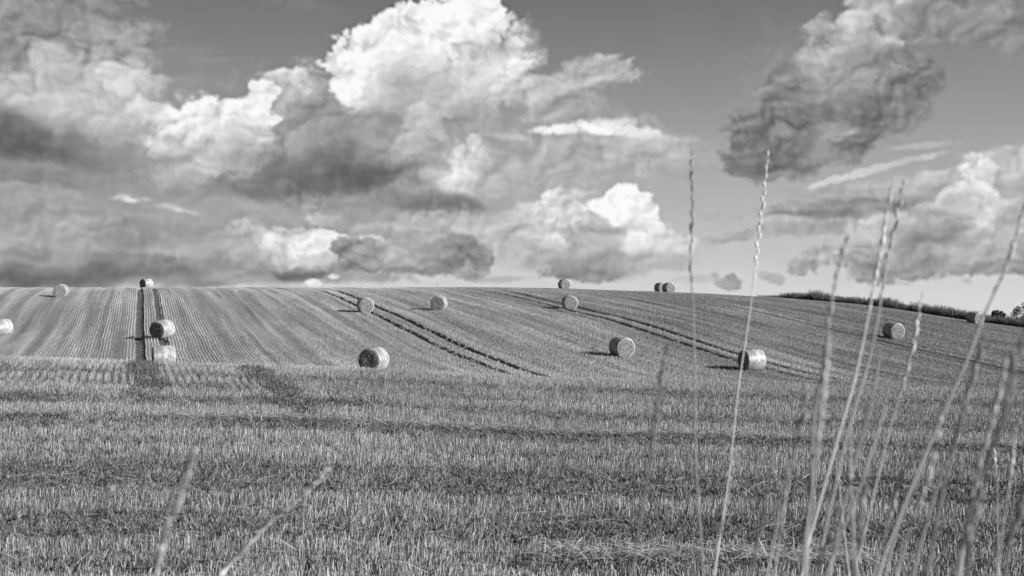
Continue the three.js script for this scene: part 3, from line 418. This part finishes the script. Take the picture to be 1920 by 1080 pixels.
function makeBaleGeometry(seed) {
  const { R, L, NA, NL, EDGE } = bale, r = mulberry(seed), o1 = r() * 50, o2 = r() * 50;
  const radius = (a, z) => { let q = R * (1 + 0.022 * gnoise(Math.cos(a) * 1.3 + o1, Math.sin(a) * 1.3 + z) + 0.006 * gnoise(a * 6 / 6.28 * 2 + o2, z * 6)); const lowest = -0.93 * R, y = Math.sin(a) * q; if (y < lowest) q = Math.min(q, lowest / Math.sin(a)); return q; };
  const zs = [], rs = [];
  for (let k = 0; k <= 4; k++) { const t = k / 4 * Math.PI / 2; zs.push(-L / 2 + EDGE * (1 - Math.cos(t))); rs.push(-EDGE * (1 - Math.sin(t))); }
  for (let k = 1; k < NL; k++) { zs.push(lerp(-L / 2 + EDGE, L / 2 - EDGE, k / NL)); rs.push(0.012 * Math.sin(k / NL * Math.PI)); }
  for (let k = 4; k >= 0; k--) { const t = k / 4 * Math.PI / 2; zs.push(L / 2 - EDGE * (1 - Math.cos(t))); rs.push(-EDGE * (1 - Math.sin(t))); }
  const P = [], UV = [], I = [];
  for (let j = 0; j < zs.length; j++) for (let i = 0; i <= NA; i++) { const a = i / NA * Math.PI * 2, q = radius(a === Math.PI * 2 ? 0 : a, zs[j]) + rs[j]; P.push(Math.cos(a) * q, Math.sin(a) * q, zs[j]); UV.push(i / NA, zs[j] / L + 0.5); }
  const n1 = NA + 1;
  for (let j = 0; j < zs.length - 1; j++) for (let i = 0; i < NA; i++) { const a = j * n1 + i; I.push(a, a + 1, a + n1 + 1, a, a + n1 + 1, a + n1); }
  const side = new THREE.BufferGeometry(); side.setAttribute('position', new THREE.Float32BufferAttribute(P, 3)); side.setAttribute('uv', new THREE.Float32BufferAttribute(UV, 2)); side.setIndex(I); side.computeVertexNormals();
  const endFace = (sgn) => {
    const p = [], uv = [], ix = [], rings = 12; p.push(0, 0, sgn * (L / 2 + 0.012)); uv.push(0.5, 0.5);
    for (let k = 1; k <= rings; k++) for (let i = 0; i < NA; i++) { const a = i / NA * Math.PI * 2, q = (radius(a, sgn * L / 2) - EDGE) * k / rings, x = Math.cos(a) * q, y = Math.sin(a) * q; p.push(x, y, sgn * (L / 2 + (k < rings ? 0.012 + 0.012 * gnoise(x * 7 + o1, y * 7 + sgn) + 0.02 * gnoise(x * 2 + o2, y * 2) : 0))); uv.push(0.5 + x / R * 0.5, 0.5 + y / R * 0.5); }
    for (let i = 0; i < NA; i++) { const n = (i + 1) % NA; ix.push(0, 1 + i, 1 + n); for (let k = 0; k < rings - 1; k++) { const a = 1 + k * NA + i, b = 1 + k * NA + n; ix.push(a, a + NA, b, b, a + NA, b + NA); } }
    if (sgn < 0) for (let k = 0; k < ix.length; k += 3) { const t = ix[k + 1]; ix[k + 1] = ix[k + 2]; ix[k + 2] = t; }
    const g = new THREE.BufferGeometry(); g.setAttribute('position', new THREE.Float32BufferAttribute(p, 3)); g.setAttribute('uv', new THREE.Float32BufferAttribute(uv, 2)); g.setIndex(ix); g.computeVertexNormals(); return g;
  };
  const lp = [], li = [];
  for (let k = 0; k < 800; k++) {                // straws working loose from the ends, the rims and the sides
    const kind = r(), a = r() * 6.283, len = 0.05 + 0.11 * r(), w = 0.0035; let c, dir;
    if (kind < 0.6) { const s = r() < 0.5 ? -1 : 1, q = R * 0.93 * Math.sqrt(r()); c = new THREE.Vector3(Math.cos(a) * q, Math.sin(a) * q, s * (L / 2 + 0.014)); dir = new THREE.Vector3(-Math.sin(a) + (r() - 0.5), Math.cos(a) + (r() - 0.5), s * 0.35 * r()).normalize(); }
    else { const z = (r() - 0.5) * L * 0.96; c = new THREE.Vector3(Math.cos(a) * (R - 0.002), Math.sin(a) * (R - 0.002), z); dir = new THREE.Vector3(-Math.sin(a) + 0.3 * Math.cos(a), Math.cos(a) + 0.3 * Math.sin(a), (r() - 0.5) * 0.8).normalize(); }
    if (c.y < -0.9 * R) continue;
    const side = new THREE.Vector3(r() - 0.5, r() - 0.5, r() - 0.5).cross(dir).normalize().multiplyScalar(w), e = c.clone().addScaledVector(dir, len), b = lp.length / 3;
    for (const v of [c.clone().sub(side), c.clone().add(side), e.clone().add(side), e.clone().sub(side)]) lp.push(v.x, v.y, v.z);
    li.push(b, b + 1, b + 2, b, b + 2, b + 3);
  }
  const loose = new THREE.BufferGeometry(); loose.setAttribute('position', new THREE.Float32BufferAttribute(lp, 3)); loose.setIndex(li); loose.computeVertexNormals();
  return { side, front: endFace(1), back: endFace(-1), loose };
}
const BALE_SHAPES = [501, 502, 503].map(makeBaleGeometry);
function addBale(x, d, turn, label, k) {
  const g = BALE_SHAPES[k % 3], root = new THREE.Group(); root.name = numbered('round_bale');
  root.userData = { label, category: 'bale', group: 'round straw bales spread over the field' };
  const part = (name, geo, mat) => { const m = new THREE.Mesh(geo, mat); m.name = name; root.add(m); return m; };
  part('net_wrap', g.side, bale.wrapMat); part('end_face', g.front, bale.endMat); part('end_face', g.back, bale.endMat); part('loose_straw', g.loose, bale.looseMat).userData.kind = 'stuff';
  const z = -d, e = 0.6, h = (a, b) => landHeight(a, b), up = new THREE.Vector3(h(x - e, z) - h(x + e, z), 2 * e, h(x, z - e) - h(x, z + e)).normalize();
  const ax = new THREE.Vector3(Math.sin(turn), 0, Math.cos(turn)); ax.addScaledVector(up, -ax.dot(up)).normalize();
  const rt = new THREE.Vector3().crossVectors(up, ax);
  root.quaternion.setFromRotationMatrix(new THREE.Matrix4().makeBasis(rt, up, ax));
  root.position.set(x, h(x, z), z).addScaledVector(up, bale.R * 0.93 - 0.01);
  scene.add(root);
  return root;
}
// x, distance, which way the near end looks (degrees, + to the viewer's right), label
const BALES = [
  [-43.9, 112.0, -10, 'pale round bale at the far left crest with its end facing forward'],
  [-46.5, 146.2, -50, 'round bale half sunk behind the crest above the two dark wheel tracks'],
  [-39.0, 88.1, -62, 'round bale cut off by the left edge of the picture'],
  [-24.2, 79.8, -37, 'round bale between the dark tracks with a dark left end, upper of two'],
  [-19.65, 65.1, -86, 'round bale seen side on, its foot hidden behind the near brow'],
  [-12.3, 96.5, 9, 'round bale standing on the pair of tramlines left of centre'],
  [-6.25, 98.7, -11, 'round bale alone on the mid slope with a thin bright right rim'],
  [-7.3, 60.9, -25, 'largest round bale, low in the dip with a dark textured end'],
  [6.25, 137.5, 16, 'small round bale on the skyline near the centre'],
  [5.1, 101.7, 11, 'round bale just below the skyline bale, on the upper end of the double ruts'],
  [6.85, 72.1, 26, 'round bale with a black shaded side and a lit end above the dip'],
  [18.6, 136.5, 24, 'round bale on the skyline right of centre with a dark left side'],
  [18.55, 143.5, 30, 'sliver of a round bale peeping out behind the right skyline bale'],
  [14.15, 68.1, -58, 'round bale with a bright wrapped side beside a black end, on the double ruts'],
  [29.9, 90.4, 33, 'round bale on the right slope behind the tall grass stalks'],
  [47.5, 118.2, 43, 'round bale against the dark grassy bank at the far right'],
];
BALES.forEach(([x, d, th, label], k) => addBale(x, d, th * Math.PI / 180 - Math.atan2(x, d), label, k));

{ // straw shed round the bales
  const r = mulberry(77), P = [], I = [], v = new THREE.Vector3();
  for (const [bx, bd] of BALES) for (let k = 0; k < 110; k++) {
    const a = r() * 6.283, q = 0.55 + 0.75 * r(), x = bx + Math.cos(a) * q, z = -bd + Math.sin(a) * q, y = landHeight(x, z) + 0.06 + 0.06 * r(), b = r() * 6.283, L = 0.06 + 0.1 * r(), n = P.length / 3, dx = Math.cos(b), dz = Math.sin(b), t = (r() - 0.5) * 0.1;
    P.push(x - dx * L - dz * 0.006, y - t, z - dz * L + dx * 0.006, x - dx * L + dz * 0.006, y - t, z - dz * L - dx * 0.006, x + dx * L + dz * 0.006, y + t, z + dz * L - dx * 0.006, x + dx * L - dz * 0.006, y + t, z + dz * L + dx * 0.006);
    I.push(n, n + 1, n + 2, n, n + 2, n + 3);
  }
  const g = new THREE.BufferGeometry(); g.setAttribute('position', new THREE.Float32BufferAttribute(P, 3)); g.setIndex(I); g.computeVertexNormals();
  const m = new THREE.Mesh(g, bale.looseMat); m.name = 'shed_straw'; m.userData = { kind: 'stuff', label: 'straw shed on the stubble round the bales' }; scene.add(m);
}

// ---------- the grassy bank along the right field edge, and the trees beyond ----------
{
  const r = mulberry(611), P = [[33.5, 166], [37.2, 158], [42, 149], [46.3, 141.5], [50, 135], [53.2, 129], [57, 122], [62, 114], [70, 102]];
  const spots = [];
  for (let k = 0; k < P.length - 1; k++) {
    const [x0, d0] = P[k], [x1, d1] = P[k + 1], len = Math.hypot(x1 - x0, d1 - d0), nx = -(d1 - d0) / len, nd = (x1 - x0) / len;
    for (let q = 0; q < len * 75; q++) {
      const t = r(), o = 2.6 * r(), along = k + t, x = lerp(x0, x1, t) + nx * o, d = lerp(d0, d1, t) + nd * o, hgt = (0.62 + 0.3 * gnoise(along * 2.3, 3) + 0.25 * gnoise(along * 9, 5)) * (0.45 + 0.55 * sstep(0, 1.4, along)) * (0.8 + 0.5 * r());
      spots.push([x, landHeight(x, -d) - 0.02, -d, r() * 6.28, 1 + 0.5 * r(), Math.max(0.25, hgt * 1.15), (r() - 0.5) * 0.3, (r() - 0.5) * 0.3, 0.55 + 0.8 * r() * r()]);
    }
  }
  const mat = new THREE.MeshStandardMaterial({ color: grey(0.075), vertexColors: true, roughness: 0.9, side: THREE.DoubleSide });
  const geos = [0, 1, 2].map((k) => bladeBundle(700 + k, 16, 0.16, 0.16, 0.3, 1.4, 0.01, 0.026, 0.2, 0.05));
  scatter('tall_grass_bank', 'dark bank of tall grass along the right edge of the field', geos, mat, spots);
}
function addTree(x, d, height, crownR, crownH, seed, label) {
  const r = mulberry(seed), root = new THREE.Group(); root.name = numbered('tree'); root.userData = { label, category: 'tree', group: 'trees beyond the right edge of the field' };
  const base = landHeight(x, -d); root.position.set(x, base, -d);
  const bark = new THREE.MeshStandardMaterial({ color: grey(0.05), roughness: 0.95 }), leafMat = new THREE.MeshStandardMaterial({ color: grey(0.032), roughness: 0.8, side: THREE.DoubleSide });
  const limb = (a, b, ra, rb) => { const mid = a.clone().lerp(b, 0.5).add(new THREE.Vector3((r() - 0.5) * 0.3, 0, (r() - 0.5) * 0.3)); const g = new THREE.TubeGeometry(new THREE.CatmullRomCurve3([a, mid, b]), 6, 1, 7); const p = g.attributes.position, c = new THREE.CatmullRomCurve3([a, mid, b]); for (let i = 0; i <= 6; i++) { const o = c.getPointAt(i / 6), w = lerp(ra, rb, i / 6); for (let k = 0; k <= 7; k++) { const n = i * 8 + k; p.setXYZ(n, o.x + (p.getX(n) - o.x) * w, o.y + (p.getY(n) - o.y) * w, o.z + (p.getZ(n) - o.z) * w); } } g.computeVertexNormals(); return g; };
  const cy = height - crownH, parts = [limb(new THREE.Vector3(0, -0.2, 0), new THREE.Vector3(0, height * 0.8, 0), height * 0.03, height * 0.012)];
  const clumps = [];
  for (let k = 0; k < 15; k++) { const a = r() * 6.28, e = Math.asin(r() * 1.8 - 0.8), q = 0.55 + 0.45 * r(), c = new THREE.Vector3(Math.cos(a) * Math.cos(e) * crownR * q, cy + Math.sin(e) * crownH * q, Math.sin(a) * Math.cos(e) * crownR * q); clumps.push([c, crownR * (0.22 + 0.2 * r())]); parts.push(limb(new THREE.Vector3(0, height * (0.3 + 0.35 * r()), 0), c, height * 0.011, height * 0.003)); }
  const trunk = new THREE.Mesh(mergeGeometries(parts), bark); trunk.name = 'trunk'; root.add(trunk);
  const p = [], ix = [];
  for (const [c, q] of clumps) for (let k = 0; k < 330; k++) {
    const v = new THREE.Vector3(r() * 2 - 1, r() * 2 - 1, r() * 2 - 1); if (v.lengthSq() > 1) continue; v.multiplyScalar(q).add(c);
    const a = new THREE.Vector3(r() - 0.5, r() - 0.5, r() - 0.5).normalize().multiplyScalar(0.11), b = new THREE.Vector3(r() - 0.5, r() - 0.5, r() - 0.5).cross(a).normalize().multiplyScalar(0.07), n = p.length / 3;
    for (const w of [v.clone().sub(a), v.clone().add(b), v.clone().add(a), v.clone().sub(b)]) p.push(w.x, w.y, w.z);
    ix.push(n, n + 1, n + 2, n, n + 2, n + 3);
  }
  const g = new THREE.BufferGeometry(); g.setAttribute('position', new THREE.Float32BufferAttribute(p, 3)); g.setIndex(ix); g.computeVertexNormals();
  const crown = new THREE.Mesh(g, leafMat); crown.name = 'crown'; root.add(crown); scene.add(root);
}
addTree(84.6, 190, 5.9, 2.3, 1.8, 801, 'dark leafy tree rising above the grass bank at the right edge');
addTree(82.0, 194, 4.6, 1.2, 0.8, 802, 'low dark round tree left of the taller one at the right edge');
{
  // a thin pole far beyond the crest
  const root = new THREE.Group(); root.name = 'telegraph_pole'; root.userData = { label: 'faint thin pole showing just above the crest left of centre', category: 'pole' };
  const mat = new THREE.MeshStandardMaterial({ color: grey(0.12), roughness: 0.9 });
  const post = new THREE.Mesh(new THREE.CylinderGeometry(0.07, 0.12, 14.6, 10), mat); post.name = 'post'; post.position.y = 7.2; root.add(post);
  const arm = new THREE.Mesh(new THREE.BoxGeometry(0.6, 0.1, 0.1), mat); arm.name = 'cross_arm'; arm.position.y = 14.1; root.add(arm);
  const x = -20.3, d = 313; root.position.set(x, landHeight(x, -d), -d); scene.add(root);
}

// ---------- grass at the viewer's feet ----------
{
  const r = mulberry(907), spots = [];
  for (let k = 0; k < 9000; k++) { const d = 0.5 + 6.3 * r(), x = (r() * 2 - 1) * (2 + d * 0.7), room = -0.225 * d - landHeight(x, -d) - 0.06; if (room < 0.12) continue; spots.push([x, landHeight(x, -d), -d, r() * 6.28, 0.8 + 0.5 * r(), Math.min(1, room / 0.6) * (0.3 + 0.3 * r()), (r() - 0.5) * 0.4, (r() - 0.5) * 0.4, 0.6 + 0.7 * r()]); }
  scatter('verge_grass', 'rough grass on the verge below the picture', [0, 1].map((k) => bladeBundle(920 + k, 12, 0.05, 0.05, 0.2, 0.5, 0.004, 0.008, 0.3, 0.1)), new THREE.MeshStandardMaterial({ color: grey(0.13), vertexColors: true, roughness: 0.85, side: THREE.DoubleSide }), spots);
}

// ---------- tall grass stalks close to the viewer ----------
// tone, length of the seed head, stem width in mm, kind of head, points from the tip to the root, label
const STALKS = [
  [.50, .34, 2.6, 'spike', [[0.615, 0.420, -2.75], [0.608, 0.347, -2.76], [0.601, 0.258, -2.78], [0.585, 0.104, -2.79], [0.574, 0.000, -2.81], [0.555, -0.130, -2.82], [0.531, -0.366, -2.84], [0.498, -0.602, -2.85], [0.467, -0.901, -2.86], [0.450, -1.200, -2.85]],
    'tall pale grass stalk with beaded seed head, its tip on the dark cloud'],
  [.20, .26, 2.4, 'spike', [[0.330, 0.338, -2.10], [0.332, 0.276, -2.11], [0.335, 0.198, -2.13], [0.333, 0.129, -2.14], [0.340, 0.040, -2.16], [0.344, -0.080, -2.17], [0.348, -0.232, -2.19], [0.363, -0.465, -2.20], [0.381, -0.833, -2.21], [0.391, -1.200, -2.20]],
    'blurred dark grass stalk standing upright left of the beaded one'],
  [.55, .25, 3.2, 'spike', [[0.632, 0.248, -1.90], [0.626, 0.187, -1.92], [0.620, 0.135, -1.93], [0.608, 0.045, -1.95], [0.588, -0.073, -1.97], [0.551, -0.210, -1.98], [0.497, -0.423, -2.00], [0.422, -0.811, -2.01], [0.382, -1.200, -2.00]],
    'bright leaning grass stalk, thickest of the right hand clump'],
  [.36, .20, 2.8, 'spike', [[0.632, 0.237, -1.85], [0.624, 0.182, -1.86], [0.615, 0.122, -1.88], [0.602, 0.026, -1.89], [0.588, -0.062, -1.91], [0.561, -0.160, -1.92], [0.532, -0.303, -1.94], [0.511, -0.412, -1.95], [0.456, -0.806, -1.96], [0.426, -1.200, -1.95]],
    'grass stalk close behind the bright leaning one'],
  [.22, .16, 3.2, 'spike', [[0.450, 0.119, -1.55], [0.445, 0.080, -1.57], [0.439, 0.037, -1.58], [0.433, -0.044, -1.60], [0.424, -0.119, -1.62], [0.421, -0.211, -1.63], [0.419, -0.349, -1.65], [0.413, -0.774, -1.66], [0.411, -1.200, -1.65]],
    'dark blurred grass stalk crossing the far grass bank left of the clump'],
  [.40, .16, 3.2, 'spike', [[0.719, 0.186, -1.60], [0.708, 0.135, -1.61], [0.694, 0.083, -1.62], [0.670, 0.015, -1.64], [0.650, -0.046, -1.65], [0.632, -0.092, -1.66], [0.605, -0.170, -1.68], [0.569, -0.264, -1.69], [0.536, -0.359, -1.70], [0.424, -0.780, -1.71], [0.364, -1.200, -1.70]],
    'long grass stalk leaning in from the right over the far bale'],
  [.13, .16, 4.0, 'spike', [[0.520, 0.016, -1.15], [0.510, -0.038, -1.17], [0.506, -0.077, -1.18], [0.502, -0.116, -1.20], [0.495, -0.151, -1.22], [0.492, -0.193, -1.23], [0.490, -0.264, -1.25], [0.478, -0.732, -1.26], [0.471, -1.200, -1.25]],
    'dark out of focus grass stalk at the right edge'],
  [.48, .06, 2.2, 'spike', [[1.210, -0.301, -2.90], [1.229, -0.379, -2.93], [1.245, -0.464, -2.97], [1.260, -0.634, -3.00], [1.277, -0.917, -3.01], [1.287, -1.200, -3.00]],
    'thin sharp grass stem standing upright at the lower right'],
  [.36, .12, 3.0, 'spike', [[0.685, -0.112, -1.75], [0.677, -0.172, -1.77], [0.666, -0.232, -1.80], [0.654, -0.294, -1.82], [0.640, -0.391, -1.85], [0.595, -0.796, -1.86], [0.571, -1.200, -1.85]],
    'grass stalk with short head right of the long leaning one'],
  [.14, .14, 3.0, 'spike', [[0.199, -0.029, -1.50], [0.197, -0.063, -1.52], [0.192, -0.114, -1.54], [0.187, -0.173, -1.56], [0.177, -0.247, -1.58], [0.166, -0.338, -1.60], [0.128, -0.769, -1.61], [0.108, -1.200, -1.60]],
    'faint dark grass stalk left of all the other stalks on the right'],
  [.50, .05, 2.4, 'bare', [[0.790, -0.320, -2.80], [0.802, -0.392, -2.83], [0.821, -0.482, -2.87], [0.843, -0.613, -2.90], [0.879, -0.907, -2.91], [0.898, -1.200, -2.90]],
    'short pale bare stem among the right hand clump'],
  [.34, .12, 3.0, 'spike', [[0.469, -0.144, -1.60], [0.476, -0.196, -1.63], [0.491, -0.261, -1.67], [0.503, -0.359, -1.70], [0.541, -0.780, -1.71], [0.561, -1.200, -1.70]],
    'blurred short grass stalk beside the pale bare stem'],
  [.32, .12, 3.0, 'spike', [[0.409, -0.081, -1.60], [0.406, -0.128, -1.62], [0.400, -0.190, -1.65], [0.387, -0.270, -1.68], [0.374, -0.359, -1.70], [0.325, -0.780, -1.71], [0.300, -1.200, -1.70]],
    'faint grass stalk leaning right below the bright bale'],
  [.42, .14, 2.2, 'spike', [[0.461, -0.252, -2.40], [0.459, -0.302, -2.42], [0.454, -0.372, -2.45], [0.442, -0.455, -2.48], [0.433, -0.528, -2.50], [0.404, -0.864, -2.51], [0.388, -1.200, -2.50]],
    'short grass head hugging the tall beaded stalk'],
  [.42, .12, 3.2, 'bare', [[0.627, -0.190, -1.75], [0.618, -0.247, -1.78], [0.608, -0.305, -1.82], [0.596, -0.391, -1.85], [0.553, -0.796, -1.86], [0.531, -1.200, -1.85]],
    'straight leaning stem between the long stalk and the clump'],
  [.24, .14, 3.4, 'spike', [[0.579, -0.171, -1.30], [0.585, -0.203, -1.33], [0.590, -0.245, -1.37], [0.596, -0.296, -1.40], [0.636, -0.748, -1.41], [0.657, -1.200, -1.40]],
    'grass stalk cut by the right edge near the bottom corner'],
  [.16, .12, 3.2, 'spike', [[0.392, -0.219, -1.40], [0.393, -0.251, -1.43], [0.394, -0.283, -1.47], [0.393, -0.317, -1.50], [0.384, -0.759, -1.51], [0.379, -1.200, -1.50]],
    'low dark grass head at the foot of the clump'],
  [.80, .28, 3.8, 'plume', [[-0.273, -0.207, -1.70], [-0.305, -0.238, -1.72], [-0.337, -0.266, -1.74], [-0.373, -0.296, -1.76], [-0.411, -0.336, -1.78], [-0.454, -0.382, -1.80], [-0.668, -0.791, -1.81], [-0.783, -1.200, -1.80]],
    'pale bent grass plume arching across the lower left'],
  [.46, .20, 2.6, 'plume', [[-0.346, -0.133, -1.25], [-0.356, -0.158, -1.27], [-0.370, -0.184, -1.29], [-0.387, -0.217, -1.31], [-0.404, -0.257, -1.33], [-0.417, -0.292, -1.35], [-0.547, -0.746, -1.36], [-0.616, -1.200, -1.35]],
    'blurred broad grass plume left of the bent one'],
  [.30, .12, 3.0, 'bare', [[0.543, -0.031, -1.70], [0.538, -0.096, -1.72], [0.527, -0.170, -1.75], [0.511, -0.254, -1.77], [0.493, -0.381, -1.80], [0.451, -0.790, -1.81], [0.429, -1.200, -1.80]],
    'slim grass stem in the middle of the right hand clump'],
  [.18, .14, 3.0, 'spike', [[0.343, -0.200, -1.55], [0.344, -0.248, -1.58], [0.342, -0.297, -1.62], [0.341, -0.356, -1.65], [0.336, -0.778, -1.66], [0.334, -1.200, -1.65]],
    'small dim grass head between the beaded stalk and the clump'],
  [.22, .12, 3.2, 'spike', [[0.593, -0.013, -1.45], [0.589, -0.054, -1.47], [0.578, -0.124, -1.49], [0.566, -0.195, -1.51], [0.558, -0.268, -1.53], [0.554, -0.335, -1.55], [0.537, -0.767, -1.56], [0.528, -1.200, -1.55]],
    'grass stalk crossing in front of the far right bale'],
  [.46, .06, 2.6, 'bare', [[0.454, -0.221, -1.90], [0.458, -0.305, -1.95], [0.453, -0.423, -2.00], [0.438, -0.811, -2.01], [0.431, -1.200, -2.00]],
    'pale bare stem at the left foot of the clump'],
  [.40, .14, 3.2, 'spike', [[0.316, -0.011, -1.15], [0.317, -0.077, -1.18], [0.318, -0.157, -1.22], [0.314, -0.264, -1.25], [0.301, -0.732, -1.26], [0.295, -1.200, -1.25]],
    'broad soft grass stalk behind the bright leaning one, low down'],
  [.44, .12, 2.6, 'spike', [[0.610, -0.209, -1.80], [0.603, -0.302, -1.85], [0.591, -0.406, -1.90], [0.554, -0.803, -1.91], [0.534, -1.200, -1.90]],
    'pale grass head leaning right in the lower clump'],
  [.48, .14, 3.0, 'spike', [[0.520, -0.111, -1.40], [0.514, -0.185, -1.43], [0.502, -0.260, -1.47], [0.497, -0.321, -1.50], [0.465, -0.760, -1.51], [0.448, -1.200, -1.50]],
    'pale blurred stalk left of the upright thin stem'],
  [.38, .12, 3.4, 'spike', [[0.424, -0.143, -1.05], [0.432, -0.195, -1.10], [0.441, -0.248, -1.15], [0.504, -0.724, -1.16], [0.538, -1.200, -1.15]],
    'soft out of focus grass head in the lower right corner'],
  [.42, .14, 2.8, 'spike', [[0.741, -0.146, -1.70], [0.751, -0.242, -1.75], [0.752, -0.385, -1.80], [0.752, -0.792, -1.81], [0.752, -1.200, -1.80]],
    'pale stalk right of the upright thin stem'],
  [.40, .12, 3.0, 'spike', [[0.398, -0.163, -1.30], [0.407, -0.224, -1.35], [0.416, -0.302, -1.40], [0.455, -0.751, -1.41], [0.476, -1.200, -1.40]],
    'short soft grass head right of the pale bare stem'],
  [.50, .20, 2.4, 'spike', [[0.713, 0.059, -2.00], [0.696, -0.056, -2.02], [0.671, -0.175, -2.05], [0.633, -0.363, -2.08], [0.620, -0.449, -2.10], [0.579, -0.824, -2.11], [0.556, -1.200, -2.10]],
    'slender pale stalk right of the bright leaning one'],
  [.44, .18, 3.2, 'spike', [[0.577, -0.044, -1.35], [0.575, -0.102, -1.38], [0.573, -0.170, -1.42], [0.559, -0.310, -1.45], [0.526, -0.755, -1.46], [0.508, -1.200, -1.45]],
    'pale blurred stalk right of the long leaning one'],
  [.52, .05, 2.6, 'bare', [[0.518, -0.104, -1.60], [0.499, -0.196, -1.63], [0.476, -0.291, -1.67], [0.460, -0.363, -1.70], [0.389, -0.782, -1.71], [0.351, -1.200, -1.70]],
    'straight pale stem crossing behind the bright leaning stalk'],];
const spikeletShape = (() => {            // a husked spikelet: pointed, a little flat
  const pts = [[0, 0], [0.55, 0.18], [0.95, 0.42], [0.8, 0.68], [0.35, 0.9], [0, 1]].map(([a, b]) => new THREE.Vector2(a * 0.0024, b * 0.015));
  const g = new THREE.LatheGeometry(pts, 6); g.scale(1.25, 1, 0.75); return g;
})();
STALKS.forEach(([tone, head, mm, style, pts, label], n) => {
  const r = mulberry(1500 + n), root = new THREE.Group(); root.name = numbered('grass_stalk'); root.userData = { label, category: 'grass stalk', group: 'tall grass stalks close to the viewer' };
  const foot = new THREE.Vector3(...pts[pts.length - 1]); foot.y = landHeight(foot.x, foot.z) - 0.02; root.position.copy(foot);
  const v = pts.map((p) => new THREE.Vector3(...p).sub(foot)); v[v.length - 1].set(0, 0, 0);
  const curve = new THREE.CatmullRomCurve3(v, false, 'centripetal'), total = curve.getLength();
  const mat = new THREE.MeshStandardMaterial({ color: grey(tone * 0.68), roughness: 0.55, side: THREE.DoubleSide }), husk = new THREE.MeshStandardMaterial({ color: grey(tone * 0.66), roughness: 0.6 });
  const tube = (from, to, w0, w1, seg) => {
    const P = [], I = [], ring = 7, t = new THREE.Vector3(), a = new THREE.Vector3(), b = new THREE.Vector3();
    for (let i = 0; i <= seg; i++) { const u = lerp(from, to, i / seg), c = curve.getPointAt(u); curve.getTangentAt(u, t); a.set(0, 0, 1).cross(t).normalize(); b.crossVectors(t, a); const w = lerp(w0, w1, i / seg) * (1 + (Math.abs((i % 13) - 6) < 1 ? 0.12 : 0)); for (let k = 0; k < ring; k++) { const q = k / ring * 6.283; P.push(c.x + w * (Math.cos(q) * a.x + Math.sin(q) * b.x), c.y + w * (Math.cos(q) * a.y + Math.sin(q) * b.y), c.z + w * (Math.cos(q) * a.z + Math.sin(q) * b.z)); } }
    for (let i = 0; i < seg; i++) for (let k = 0; k < ring; k++) { const p = i * ring + k, e = i * ring + (k + 1) % ring; I.push(p, e, e + ring, p, e + ring, p + ring); }
    const g = new THREE.BufferGeometry(); g.setAttribute('position', new THREE.Float32BufferAttribute(P, 3)); g.setIndex(I); g.computeVertexNormals(); return g;
  };
  const hu = style === 'bare' ? 0 : head / total, w = mm / 1250;
  const stem = new THREE.Mesh(tube(hu, 1, w * 0.7, w * 1.15, 60), mat); stem.name = 'stem'; root.add(stem);
  if (hu > 0) {
    const rachis = new THREE.Mesh(tube(0.004, hu, w * 0.3, w * 0.65, 24), mat); rachis.name = 'seed_head'; root.add(rachis);
    const plume = style === 'plume', step = plume ? 0.0013 : 0.017, t = new THREE.Vector3();
    const fine = [], q = new THREE.Quaternion(), up = new THREE.Vector3(0, 1, 0), m4 = new THREE.Matrix4();
    for (let l = 0.004, k = 0; l < head; l += step * (0.8 + 0.4 * r()), k++) {
      const u = l / total, c = curve.getPointAt(u); curve.getTangentAt(u, t); t.negate();
      const full = Math.sin(Math.PI * clamp(l / head, 0.04, 0.96));
      if (plume) {                                     // a plume: very many small husks with bristles, too small to tell apart
        const side = r() * 6.283, dir = t.clone().addScaledVector(new THREE.Vector3(Math.cos(side), 0.2 * (r() - 0.5), Math.sin(side)), 0.12 + 0.25 * r()).normalize();
        q.setFromUnitVectors(up, dir); const size = 0.5 + 0.3 * r();
        fine.push(spikeletShape.clone().applyMatrix4(m4.compose(c.addScaledVector(dir, 0.006 * full * r()), q, new THREE.Vector3(size, size * 1.3, size))));
        continue;
      }
      const side = k % 2 ? 1 : -1, size = (0.75 + 0.55 * r()) * (0.75 + 0.5 * full), out = new THREE.Vector3(side * Math.cos(n), 0, side * Math.sin(n * 1.7) * 0.6), dir = t.clone().addScaledVector(out, 0.08 + 0.16 * r()).normalize();
      const m = new THREE.Mesh(spikeletShape, husk); m.name = 'spikelet'; m.position.copy(c); m.quaternion.setFromUnitVectors(up, dir); m.scale.set(size, size * (0.9 + 0.5 * r()), size); rachis.add(m);
    }
    if (fine.length) { const m = new THREE.Mesh(mergeGeometries(fine), husk); m.name = 'husks'; m.userData.kind = 'stuff'; rachis.add(m); }
  }
  // a sheath and one or two narrow leaves, low on the stem
  for (let k = 0; k < 2; k++) {
    const u = 0.72 + 0.16 * k, c = curve.getPointAt(Math.min(0.97, u)), a = r() * 6.283, len = 0.16 + 0.12 * r(), P = [], I = [];
    for (let i = 0; i <= 8; i++) { const f = i / 8, x = c.x + Math.cos(a) * len * f, z = c.z + Math.sin(a) * len * f, y = c.y + len * (0.75 * f - 0.9 * f * f), ww = 0.0032 * (1 - f * f) + 0.0003; P.push(x - Math.sin(a) * ww, y, z + Math.cos(a) * ww, x + Math.sin(a) * ww, y, z - Math.cos(a) * ww); if (i) { const b = i * 2; I.push(b - 2, b - 1, b + 1, b - 2, b + 1, b); } }
    const g = new THREE.BufferGeometry(); g.setAttribute('position', new THREE.Float32BufferAttribute(P, 3)); g.setIndex(I); g.computeVertexNormals();
    const leaf = new THREE.Mesh(g, mat); leaf.name = 'leaf'; root.add(leaf);
  }
  scene.add(root);
});

scene.traverse((o) => { if (o.isMesh) { o.castShadow = true; o.receiveShadow = true; } });
renderer.render(scene, camera);
